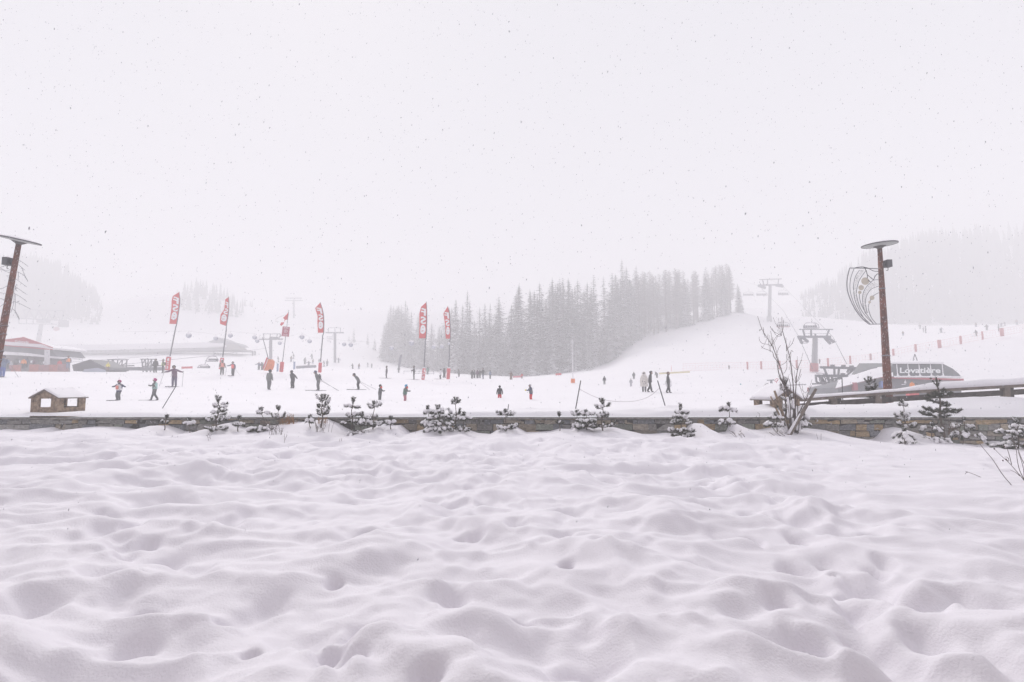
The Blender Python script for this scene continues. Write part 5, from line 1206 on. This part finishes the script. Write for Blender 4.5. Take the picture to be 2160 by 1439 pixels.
q = MB(); p = at(1417, 797, Y-5); q.tube([at(1416, 771, Y), at(1416, 785, Y)], .04, 5); tag(q.build('thin_pole', mat('pink_ring', (.65, .22, .25), .6)), 'thin pink pole above the yellow tape', 'pole')
q = MB(); a, b2 = at(1390, 788, 78), at(1455, 784.5, 80); q.beam(a, b2, .05, .26); tag(q.build('tape_barrier', mat('yellow_tape', (.70, .62, .38), .8)), 'pale yellow tape barrier at the left end of the net', 'tape')
for lb, x0, x1, y0, y1, Yb, m_ in (('pink barrier strip left of the slender white pole', 1172, 1184, 787.5, 791.5, 88, M_PADRED), ('low pink barrier behind the brownish red skier', 1082, 1100, 793, 796.5, 82, mat('pink_pad', (.65, .2, .25), .8)), ('low red barrier strip right of the plum jacket skier', 383, 406, 773.5, 777.5, 80, M_PADRED)):
    t = empty('barrier_strip', at((x0+x1)/2, y1, Yb), lb, 'barrier'); q = MB(); q.beam(at(x0, (y0+y1)/2+.4, Yb), at(x1, (y0+y1)/2-.4, Yb), .06, (y1-y0)/F*Yb); q.build('panel', m_, t)
    for x in (x0+1, (x0+x1)/2, x1-1): q = MB(); q.tube([at(x, y1+1.5, Yb), at(x, y0-1, Yb)], .03, 5); q.build('post', M_LIFT, t)
t = empty('tall_mast', at(1208, 806, 58), 'slender white mast with guy lines rising from a small orange base', 'mast')
q = MB(); q.tube([at(1208.5, 806, 58), at(1207, 716, 58)], [.06, .035], 8); q.build('mast', mat('white_paint', (.75, .74, .76), .5), t)
q = MB(); q.box(at(1208.5, 803.5, 57.8), .42, .42, .45); q.build('base_block', mat('orange_padding', (.75, .20, .06), .7, .1, 3), t)
q = MB(); q.ball(at(1208.5, 799, 57.8), .2, .2, .12, 2); q.build('snow_cap', M_SNOWLUMP, t, True)
for x in (1201, 1211): q = MB(); q.tube([at(1207, 716, 58), at(x, 714.5, 58), at(x+1.2, 780, 58)], .010, 4); q.build('guy_line', M_LIFT, t)

# ------------------------------------------------------------------ far left: bar, shelters, lodges, lifts
M_WALLG = mat('grey_cladding', (.23, .23, .25), .8, .12, .6)
def slab(name, pts, Y, d, m, parent, smooth=False):
    q = MB(); q.prism([at(*p, Y) for p in pts], (0, d, 0)); return fix_normals(q.build(name, m, parent, smooth))
Y = 72; t = empty('bar_chalet', at(55, 785, Y), 'mountain bar with a red gable board lettered in white under deep snow', 'building')
slab('gable_board', ((5,717),(48,711.5),(85,724),(85,725.8),(60,724.3),(5,719.5)), Y, .3, mat('maroon_board', (.42, .05, .08), .7), t)
q = MB(); vs, fs = text_mesh('Colorado', .03); q.add([at(31.5+29*u, 721.8+2.2*u-4.2*v, Y-.05) for u, v in vs], fs); q.build('lettering', M_WHITE, t)
q = MB(); q.beam(at(48, 711.3, Y-.05), at(111, 733.5, Y-.05), .10); q.build('verge', mat('maroon_board', (.42, .05, .08), .7), t)
slab('roof_snow', ((4,719.7),(60,724.6),(85,726),(111,734),(110,736),(60,731),(4,728)), Y+.1, 6, M_SNOWLUMP, t)
q = MB(); q.beam(at(4, 728.3, Y-.02), at(111, 737.6, Y-.02), .12); q.build('eaves', mat('maroon_board', (.42, .05, .08), .7), t)
slab('upper_wall', ((6,729),(108,738),(118,750),(118,752),(6,742)), Y+.5, 5, M_WALLG, t)
slab('terrace_snow', ((2,741),(60,745),(112,752),(150,755),(150,758),(112,756),(60,750),(2,747)), Y+.4, 2, M_SNOWLUMP, t)
slab('lower_wall', ((2,748),(60,751),(110,757),(110,790),(2,790)), Y+1.5, 3, mat('brown_grey_cladding', (.18, .16, .17), .8, .15, .5), t)
q = MB(); q.tube([at(99, 790, Y-.6), at(99.5, 738, Y-.6)], .30, 12); q.build('column', mat('pale_column', (.62, .61, .64), .7), t, True)
for k, (x, y) in enumerate(((38,763),(69,763),(88,765))):
    q = MB(); q.box(at(x, y, Y+1.1), .62, .05, .34); q.build('lit_window', mat('pale_window', (.75, .76, .8), .4), t)
for k, (x0, x1, y0) in enumerate(((62,82,769),(82,104,770),(104,122,769.5),(122,144,768),(24,44,770))):
    t = empty('padded_barrier', at((x0+x1)/2, 786, 67), ['dull red barrier section under the left bar window','red barrier section below the pale column','red barrier section right of the pale column','dark red barrier section before the orange backpack','pale red barrier section left of the orange jacket'][k], 'barrier', 'red barriers along the bar terrace')
    q = MB(); q.box(at((x0+x1)/2, y0+8, 67.2), (x1-x0)/F*67-.03, .12, .98); q.build('panel', mat(('red_panel', 'dusty_red_panel')[k % 2], ((.40, .14, .12), (.34, .17, .18))[k % 2], .8, .2, 2), t)
    for x in (x0+1.5, x1-1.5): q = MB(); q.tube([at(x, 788, 67.2), at(x, y0-1, 67.2)], .04, 6); q.build('post', M_LIFT, t)
Y = 70; t = empty('dark_shelter', at(190, 785, Y), 'low wide dark pitched shelter roof right of the orange backpack', 'shelter')
slab('roof', ((152,770),(190,758.3),(222,775),(226,780.5),(215,783),(155,783)), Y, 4, mat('dark_slate', (.10, .10, .115), .7, .1, 1), t)
slab('blue_front', ((178,779),(205,776),(222,781),(222,792),(170,792)), Y-.1, .1, mat('pale_blue_front', (.40, .43, .52), .7), t)
for k, (x0, x1, y0, lb) in enumerate(((226,271,758,'left of two grey lattice frames behind the piste edge'),(296,330,757,'right of two grey lattice frames behind the piste edge'))):
    t = empty('lattice_frame', at((x0+x1)/2, 785, 78), lb, 'steel frame'); q = MB(); q.beam(at(x0, y0+.8, 78), at(x1, y0+1, 78), .13); q.build('top_bar', M_LIFT, t)
    for j in range(5):
        x = x0+3+(x1-x0-6)*j/4; q = MB(); q.beam(at(x, y0+1, 78), at(x+(3 if j < 2 else -3), 785, 78), .12); q.build('strut', M_LIFT, t)
        if j < 4: q = MB(); q.beam(at(x, 771, 78), at(x+(x1-x0)/5, y0+1+(j % 2)*6, 78), .09); q.build('brace', M_LIFT, t)
    q = MB(); q.beam(at(x0+5, 773, 77.6), at(x1+12, 771.5, 77.6), .16); q.beam(at(x0+2, 778.5, 77.6), at(x1+25, 778, 77.6), .5); q.build('low_beam', M_LIFT, t)
Y = 192; t = empty('long_lodge', at(300, 748, Y), 'very long grey lodge under a thick snow roof far left', 'building')
slab('facade', ((112,735.5),(200,738),(480,731),(512,738),(512,741),(380,739),(300,743),(160,745),(112,746)), Y, 8, M_WALLG, t)
slab('roof_snow', ((110,727),(240,726.5),(440,722),(482,730),(480,732.2),(200,739),(112,736.5)), Y-.3, 9, M_SNOWLUMP, t)
for k in range(16):
    q = MB(); x = 128+k*9.5; q.box(at(x, 741.3, Y-.05), .5, .1, .7); q.build('window', M_DARKSTEEL, t)
Y = 186; t = empty('gabled_lodge', at(470, 745, Y), 'grey gabled lodge whose dark roof rises behind the second flag', 'building')
slab('gable_wall', ((438,722),(462,712),(478,719),(500,725),(508,731),(470,731),(472,725)), Y, 6, M_WALLG, t)
slab('roof_snow', ((440,723),(470,724.5),(478,731),(436,731)), Y-.4, 2, M_SNOWLUMP, t)
slab('porch', ((478,727),(498,726),(512,739),(478,739)), Y-.5, 4, mat('beige_wall', (.28, .27, .25), .8), t)
# big truss station in the mist
Y = 235; t = empty('truss_station', at(84, 725, Y), 'huge hazy lift terminal truss on one column above the bar', 'lift station')
for a, b2, w_ in (((48,653),(138,656),.35), ((45,672),(140,676),.55), ((40,683),(120,684),.35)): q = MB(); q.beam(at(*a, Y), at(*b2, Y), w_); q.build('chord', M_LIFT, t)
for a, b2 in (((50,653),(54,672)), ((62,654),(54,672)), ((62,654),(72,672)), ((82,654),(74,672)), ((82,655),(92,673)), ((100,655),(94,673)), ((100,655),(110,674)), ((118,656),(112,674)), ((118,656),(126,674)), ((135,656),(130,676)), ((40,665),(40,684)), ((56,664),(56,683)), ((70,672),(70,684)), ((140,670),(150,675))):
    q = MB(); q.beam(at(*a, Y), at(*b2, Y), .3); q.build('brace', M_LIFT, t)
q = MB(); q.box(at(92, 677, Y), 4.2, 2.5, 1.8); q.build('gearbox', M_LIFT, t); q = MB(); q.box(at(134, 683, Y), 2.8, 2.5, 3.0); q.build('drive_housing', M_LIFT, t)
q = MB(); q.tube([at(80, 728, Y), at(87, 684, Y)], [.95, .8], 12); q.build('column', M_LIFT, t, True)
q = MB(); q.ball(at(119, 694, Y-1), 1.3, .8, .95, 3); q.build('red_cabin', mat('dull_red', (.38, .12, .15), .7), t, True)
# two misty pylons in the middle
def pylon(px, ytop, ybot, Y, wcol, lab, bars, struts, extra=()):
    t = empty('lift_pylon', at(px, ybot, Y), lab, 'pylon')
    q = MB(); q.tube([at(px, ybot+3, Y), at(px, ytop, Y)], wcol, 10); q.build('column', M_LIFT, t, True)
    for (x0, y0, x1, y1, w_) in bars: q = MB(); q.beam(at(x0, y0, Y), at(x1, y1, Y), w_); q.build('cross_bar', M_LIFT, t)
    for (x0, y0, x1, y1) in struts: q = MB(); q.beam(at(x0, y0, Y), at(x1, y1, Y), .16); q.build('strut', M_LIFT, t)
    return t
pylon(571, 712, 778, 138, .39, 'misty double barred pylon behind the orange cushion', ((554,704.5,592,704.5,.16),(547,716,597,715.5,.32),(570,713,587,713.5,.6)), ((556,704.5,557,716),(570,704.5,570,716),(585,704.5,583,715),(592,704.5,588,715)))
pylon(706.5, 703, 762, 165, .39, 'slim misty pylon right of the fourth feather flag', ((687,702,725,702,.35),(693,691.5,720,692,.12)), ((693,692,692,702),(706.5,693,706.5,702),(718,692,718,702),(689,711,703,711),(690,715,702,715),(690,719,698,720)))
pylon(620, 632, 668, 300, .5, 'ghostly pylon high in the fog above the red notice', ((603,629,637,629,.5),(601,634,639,634,.5)), ((606,629,606,634),(634,629,634,634)))
for (cx, tp, bt, w_, Y, lb) in ((448,752,764,21,84,'empty chair hanging left of the second flag base'),(430,770,778,22,80,'low empty chair frame touching the snow edge left of the second flag'),(560,766,773,20,100,'faint chair behind the orange cushion')): chair(cx, tp, bt, w_, Y, lb, hang=10)
for lb, pts in (('upper cable sagging across the lodge on the left', ((150,764,90),(300,753,95),(400,743,100),(520,738,110))), ('lower cable sagging below the lodge on the left', ((200,775,84),(330,762,86),(448,750,90),(560,735,110)))):
    q = MB(); q.tube([at(*p) for p in pts], .03, 4); tag(q.build('haul_rope', M_LIFT, None, True), lb, 'cable', 'chairlift haul ropes')
for lb, a, b2, Y in (('slanting grey feather banner before the snowy mound', (848,750), (842,785), 88), ):
    t = empty('grey_banner', at(842, 786, Y), lb, 'flag'); slab('cloth', ((844,749),(848,748),(846,762),(842.5,775),(839.5,775),(841,760)), Y, .05, mat('grey_cloth', (.22, .22, .25), .8), t); q = MB(); q.tube([at(841, 787, Y), at(848, 748, Y)], .04, 6); q.build('pole', M_LIFT, t)
for x, y0, y1, lb in ((585.6,767,784,'left pale blue upright banner between cushion and notice pole'),(620.8,763,779,'right pale blue upright banner behind the slim snowboarder')):
    t = empty('blue_banner', at(x, y1, 74), lb, 'banner'); q = MB(); q.box(at(x, (y0+y1)/2, 74), .26, .06, (y1-y0)/F*74); q.build('cloth', mat('pale_blue_cloth', (.30, .36, .50), .8), t); q = MB(); q.tube([at(x-1.6, y1+1, 74), at(x-1.6, y0-2, 74)], .025, 5); q.build('pole', M_LIFT, t)
t = empty('crowd_barrier', at(880, 786, 90), 'low grey rail barrier behind the fifth flag base', 'barrier')
q = MB(); q.beam(at(852, 783, 90), at(915, 783.5, 90), .06); q.beam(at(852, 788, 90), at(915, 788, 90), .05); q.build('rails', M_LIFT, t)
for x in (852, 868, 884, 900, 915): q = MB(); q.tube([at(x, 791, 90), at(x, 782, 90)], .04, 5); q.build('post', M_LIFT, t)
q = MB(); q.tube(smooth_path([at(625, 775, 84), at(650, 773.5, 85), at(666, 773, 86)]), .22, 8); tag(q.build('grey_snow_lump', mat('snow_lump_grey', (.30, .30, .33), .9), None, True), 'low grey snow lump on the far piste left of the fourth flag', 'snow lump')  # long grey lump of snow, shaped as a tube

# ------------------------------------------------------------------ forest
M_SPRUCE = mat('spruce_foliage', (.040, .045, .034), .9, .35, .7, snow=.42, snow_scale=1.1)
M_LARCH = mat('larch_twigs', (.10, .085, .075), .9, .3, .6, snow=.25, snow_scale=2)
M_TRUNK = mat('tree_trunk', (.09, .07, .06), .9, .3, 2)
def spruce_mesh(seed, h=18, wd=2.6, start=.06, dens=1.0, ragged=.35):
    r = random.Random(seed); V, Fc = [], []
    nl = int(46*dens)
    for i in range(nl):
        f = start + (1-start)*(i/nl)**.92; z = h*f; R0 = wd*(1-f)**.62*(1-.3*r.random()) + .12
        nb = int(7+4*(1-f)); a0 = r.random()*6.28
        for k in range(nb):
            if r.random() < ragged*.35: continue
            a = a0+k*6.283/nb+r.uniform(-.3, .3); L = R0*r.uniform(.55, 1.15); c, s = math.cos(a), math.sin(a)
            dr = -.28-.25*(1-f); segs = 4; base = Vector((0, 0, z)); prev = None; side = Vector((-s, c, 0))
            for g in range(segs):
                f0, f1 = g/segs, (g+1)/segs; p0 = base+Vector((c*L*f0, s*L*f0, dr*L*f0+.10*L*f0*f0)); p1 = base+Vector((c*L*f1, s*L*f1, dr*L*f1+.12*L*f1*f1))
                wv = L*.28*(1-.55*f0)*r.uniform(.6, 1.2); tip = p1+Vector((0, 0, -.12*L*r.random()))
                for sg in (-1, 1):
                    q = p0.lerp(p1, .6)+side*wv*sg+Vector((c*wv*.5, s*wv*.5, -wv*r.uniform(.25, .7)))
                    n = len(V); V += [p0, tip, q]; Fc.append((n, n+1, n+2))
                if r.random() < .5:
                    n = len(V); V += [p0, p1, p0.lerp(p1, .5)+Vector((0, 0, -wv*1.1))]; Fc.append((n, n+1, n+2))
    n = len(V)
    V += [Vector((0, 0, h*1.02)), Vector((.12, 0, h*.9)), Vector((-.12, .05, h*.9))]; Fc.append((n, n+1, n+2))
    return V, Fc
def larch_mesh(seed, h=20, wd=3.4):
    r = random.Random(seed); V, Fc = [], []
    for i in range(150):
        f = .28+.72*(i/150); z = h*f; L = wd*(1-f)**.55*r.uniform(.5, 1.15)*(.6+.4*min(1, (f-.28)*5)); a = r.random()*6.28; c, s = math.cos(a), math.sin(a); e = Vector((c*L, s*L, L*r.uniform(-.1, .45))); b0 = Vector((0, 0, z)); side = Vector((-s, c, 0))
        n = len(V); V += [b0, b0+e, b0+e*.5+Vector((0, 0, .12))]; Fc.append((n, n+1, n+2))
        for _ in range(11):
            g = r.uniform(.15, 1); p = b0+e*g; d = Vector((r.uniform(-1, 1), r.uniform(-1, 1), r.uniform(-.9, .5)))*L*.33; w_ = Vector((r.uniform(-1, 1), r.uniform(-1, 1), r.uniform(-1, 1)))*.07
            n = len(V); V += [p, p+d, p+d*.6+w_]; Fc.append((n, n+1, n+2))
    return V, Fc
def tree_proto(kind, seed):
    root = bpy.data.objects.new('spruce_tree' if kind == 's' else 'larch_tree', None)
    V, Fc = spruce_mesh(seed, 18, [2.7, 2.2, 3.2, 2.5, 2.9, 2.0][seed % 6], .05, 1.0) if kind == 's' else larch_mesh(seed)
    h = 18 if kind == 's' else 20
    a = MB(); a.add(V, Fc); b2 = MB(); b2.tube([(0, 0, -.8), (0, 0, 1), (.05, .05, h*.5), (0, 0, h*.97)], [.26, .22, .14, .03], 7)
    return root, a, b2
PROT = {}
def plant(kind, seed, loc, hgt, label, group, rot, wide=1):
    key = (kind, seed)
    if key not in PROT:
        root, a, b2 = tree_proto(kind, seed); COL.objects.link(root)
        a.build('crown', M_SPRUCE if kind == 's' else M_LARCH, root, False, True); b2.build('trunk', M_TRUNK, root, True, True); PROT[key] = root; t = root
    else: t = copy_tree(PROT[key])
    k = hgt/(18 if kind == 's' else 20); t.location = loc; t.scale = (k*wide, k*wide, k); t.rotation_euler = (0, 0, rot)
    tag(t, label, 'tree', group); return t
SKY = [(800,660),(820,637),(850,628),(880,640),(900,652),(925,655),(945,640),(962,628),(985,612),(1002,615),(1020,632),(1042,624),(1070,610),(1100,592),(1130,590),(1160,582),(1190,574),(1220,582),(1240,590),(1260,580),(1282,570),(1300,556),(1315,546),(1345,558),(1380,568),(1400,560),(1420,556),(1450,560),(1480,562),(1505,556),(1520,549),(1550,546),(1563,590)]
FRONT = [(790,770,205),(830,770,195),(880,782,172),(930,789,160),(1000,796,142),(1100,798,132),(1180,793,138),(1240,780,150),(1280,770,158),(1305,740,170),(1330,712,178),(1380,704,184),(1430,694,190),(1500,672,195),(1562,657,200)]
fx = [p[0] for p in FRONT]
rnd = random.Random(77)
spots = []
for k in range(215):
    px = rnd.uniform(800, 1562); spots.append((px, rnd.choice([0, 0, 1, 1, 2, 3])))
for i, (px, row) in enumerate(sorted(spots, key=lambda s: s[0])):
    Yf = float(np.interp(px, fx, [p[2] for p in FRONT])); Y = Yf + row*rnd.uniform(7, 12) + rnd.uniform(0, 5)
    x = at(px, 700, Y).x; z = gz(x, Y); base_py = pyof(x, Y, z)[1]
    sk = float(np.interp(px, [p[0] for p in SKY], [p[1] for p in SKY]))
    full = (base_py-sk)/F*Y
    h = full*rnd.uniform(.86, 1.0) if row >= 2 else full*rnd.uniform(.55, .92) if row == 1 else full*rnd.uniform(.32, .72)
    h = max(7, min(h, 34)); larch = px > 1345 and rnd.random() < .72
    if larch and row < 2 : h = full*rnd.uniform(.78, .99)
    if px > 1300: h = max(h, full*.8)
    # thicken the fog gap between left cluster and the main grove
    if 905 < px < 935: h *= .8
    zone = 0 if px < 915 else 1 if px < 1130 else 2 if px < 1340 else 3
    lm = [(860,'at the hazy left rim of the small grove'),(915,'right behind the fifth flag'),(945,'in the gap between the last two flags'),(985,'just right of the sixth flag'),(1030,'above the dark foursome of skiers'),(1080,'behind the brownish red skier'),(1140,'midway along the main grove'),(1205,'left of the slender white mast'),
          (1245,'right of the slender white mast'),(1300,'above the bend where the piste climbs'),(1345,'around the tallest dark tree'),(1400,'above the steep white bank'),(1460,'above the paired walkers in white and black'),(1515,'near the right end of the grove'),(1600,'at the very right end of the grove')]
    place = next(t_ for x_, t_ in lm if px <= x_)
    lab = ('bare trunked larch ' if larch else ['low snow crusted spruce ', 'mid height snowy spruce ', 'tall misty spruce ', 'tallest faintest spruce '][row]) + place
    plant('l' if larch else 's', i % (3 if larch else 6), (x, Y, z-.3), h, lab, ('larches ' if larch else ['front row spruces ', 'second row spruces ', 'third row spruces ', 'rear spruces '][row]) + place, rnd.uniform(0, 6.28), rnd.uniform(1.05, 1.5)*(1 if h > 10 else 1.2))
for (px, pb, pt, Y, lb) in ((1245,778,706,132,'broad low snow crusted spruce at the front right corner of the grove'), (1315,735,546,174,'tallest dark spruce spiking above the grove'), (1255,775,575,160,'tall pointed spruce left of the tallest dark one'), (960,792,628,148,'tall pointed spruce behind the sixth flag'), (985,794,612,155,'highest spruce above the right side of the sixth flag'),
    (745,752,690,255,'small fog bound spruce left of the single ball'), (735,752,705,255,'shorter fog bound spruce beside another in the left fog'), (775,748,700,255,'fog bound spruce nearest the small left grove'), (790,752,712,235,'low fog bound spruce at the foot of the small left grove'), (1345,712,558,182,'dark spruce right of the tallest one')):
    p = at(px, pb, Y); z = gz(p.x, Y); hgt = at(px, pt, Y).z - z; plant('s', int(px) % 6, (p.x, Y, z-.3), hgt, lb, 'single spruces of the hillside', rnd.uniform(0, 6), 1.3 if hgt < 9 else 1.0)
# far woods that only read as masses
def far_wood(name, label, region, n, hmin, hmax, seed):
    r = random.Random(seed); q = MB()
    for _ in range(n):
        px = r.uniform(region[0], region[1]); px = px if r.random() < .6 else (px+r.uniform(region[0], region[1])+r.uniform(region[0], region[1]))/3; Y = r.uniform(region[2], region[3]); x = at(px, 650, Y).x; z = gz(x, Y)
        if region[4] and vn1(x*.012, Y*.012, seed) < region[4]: continue
        edge = min(1, .35+(px-region[0])/max(1, .22*(region[1]-region[0]))*.65, .35+(region[1]-px)/max(1, .22*(region[1]-region[0]))*.65); h = r.uniform(hmin, hmax)*edge; w_ = h*r.uniform(.14, .2); a0 = r.random()*6
        for lvl in range(4):
            z0 = z+h*(.05+.22*lvl); rr = w_*(1-.23*lvl); vs = [(x+rr*math.cos(a0+k*1.257)*r.uniform(.7, 1.1), Y+rr*math.sin(a0+k*1.257)*r.uniform(.7, 1.1), z0) for k in range(5)] + [(x, Y, z0+h*.34)]
            q.add(vs, [(k, (k+1) % 5, 5) for k in range(5)])
    return tag(q.build(name, M_SPRUCE), label, None, None, 'stuff')
def vn1(x, y, s): return float(vnoise(np.array([x]), np.array([y]), s)[0])
far_wood('distant_woods_right', 'faint wooded mountainside dissolving in fog at the right', (1690, 2350, 285, 350, 0), 1500, 7, 17, 5)
far_wood('distant_woods_left', 'faint wooded hillside dissolving in fog at the left', (-170, 215, 296, 350, 0), 1100, 7, 17, 6)
far_wood('distant_woods_middle', 'ghostly wood behind the torn flag in the fog', (240, 540, 315, 350, -.1), 170, 5, 12, 7)

# ------------------------------------------------------------------ falling snow
r = np.random.RandomState(3); V0, F0 = ico(1); V0 = np.array(V0)
n = 10000; vs = []; fs = []
Yd = 2.0+ (r.rand(n)**.42)*16
Xd = (r.rand(n)*2-1)*Yd*1.12; Zd = CAMZ + (r.rand(n)*1.15-.33)*Yd
k0 = 0; fl = MB()
O8 = np.array([(1,0,0),(-1,0,0),(0,1,0),(0,-1,0),(0,0,1),(0,0,-1)], float); F8 = [(0,2,4),(2,1,4),(1,3,4),(3,0,4),(2,0,5),(1,2,5),(3,1,5),(0,3,5)]
for i in range(n):
    z = Zd[i]
    if z < .15: continue
    s = r.uniform(.0024, .0068)*(1+.7*(r.rand() < .05))*(.5+Yd[i]*.07); e = r.uniform(1, 2.6)
    a = r.rand()*.5-.1; p = O8*np.array([s, s, s*e])*r.uniform(.6, 1.25, (6, 1)); p[:, 0] += p[:, 2]*a
    fl.add((p+np.array([Xd[i], Yd[i], z])).tolist(), F8)
tag(fl.build('falling_snow', mat('backlit_snowflake', (.50, .50, .53), .9)), 'fine snowflakes drifting down through the whole view', None, None, 'stuff')  # flakes greyer than real snow: their backlit shade is put into the colour

# ------------------------------------------------------------------ sub-parts go under their parts
SUB = {'lettering': ('banner', 'roof_screen', 'gable_board'), 'pad_lettering': ('base_pad',), 'notice_marks': ('notice_board',), 'rim': ('reflector_disc',), 'snow_cap': ('base_pad', 'reflector_disc', 'sphere', 'base_block'),
 'bracket': ('floodlight',), 'cable': ('floodlight',), 'snow_streak': ('roof_screen',), 'ledge_snow': ('roof_screen',), 'ridge_snow': ('roof_screen',), 'white_logo': ('facade',), 'logo_text_bar': ('facade',), 'lit_window': ('lower_wall',), 'window': ('facade',),
 'dark_dot': ('shaggy_coat',), 'dark_patch': ('white_sack',), 'goggles': ('helmet', 'hat'), 'snow': ('seat',), 'white_seam': ('cushion',), 'red_flap': ('cushion',), 'roof_snow': ('roof_panel', 'front_panel')}
for t in [o for o in S.objects if o.parent is None]:
    kids = list(t.children); by = {}
    for k in kids: by.setdefault(k.name.split('.')[0], []).append(k)
    for k in kids:
        nm = k.name.split('.')[0]
        for p in SUB.get(nm, ()):
            if p in by:
                i = by[nm].index(k); k.parent = by[p][min(i, len(by[p])-1)]; break
for o in S.objects:
    if 'label' in o.keys() and len(str(o['label']).split()) > 16: print('LONG LABEL', o.name, o['label'])
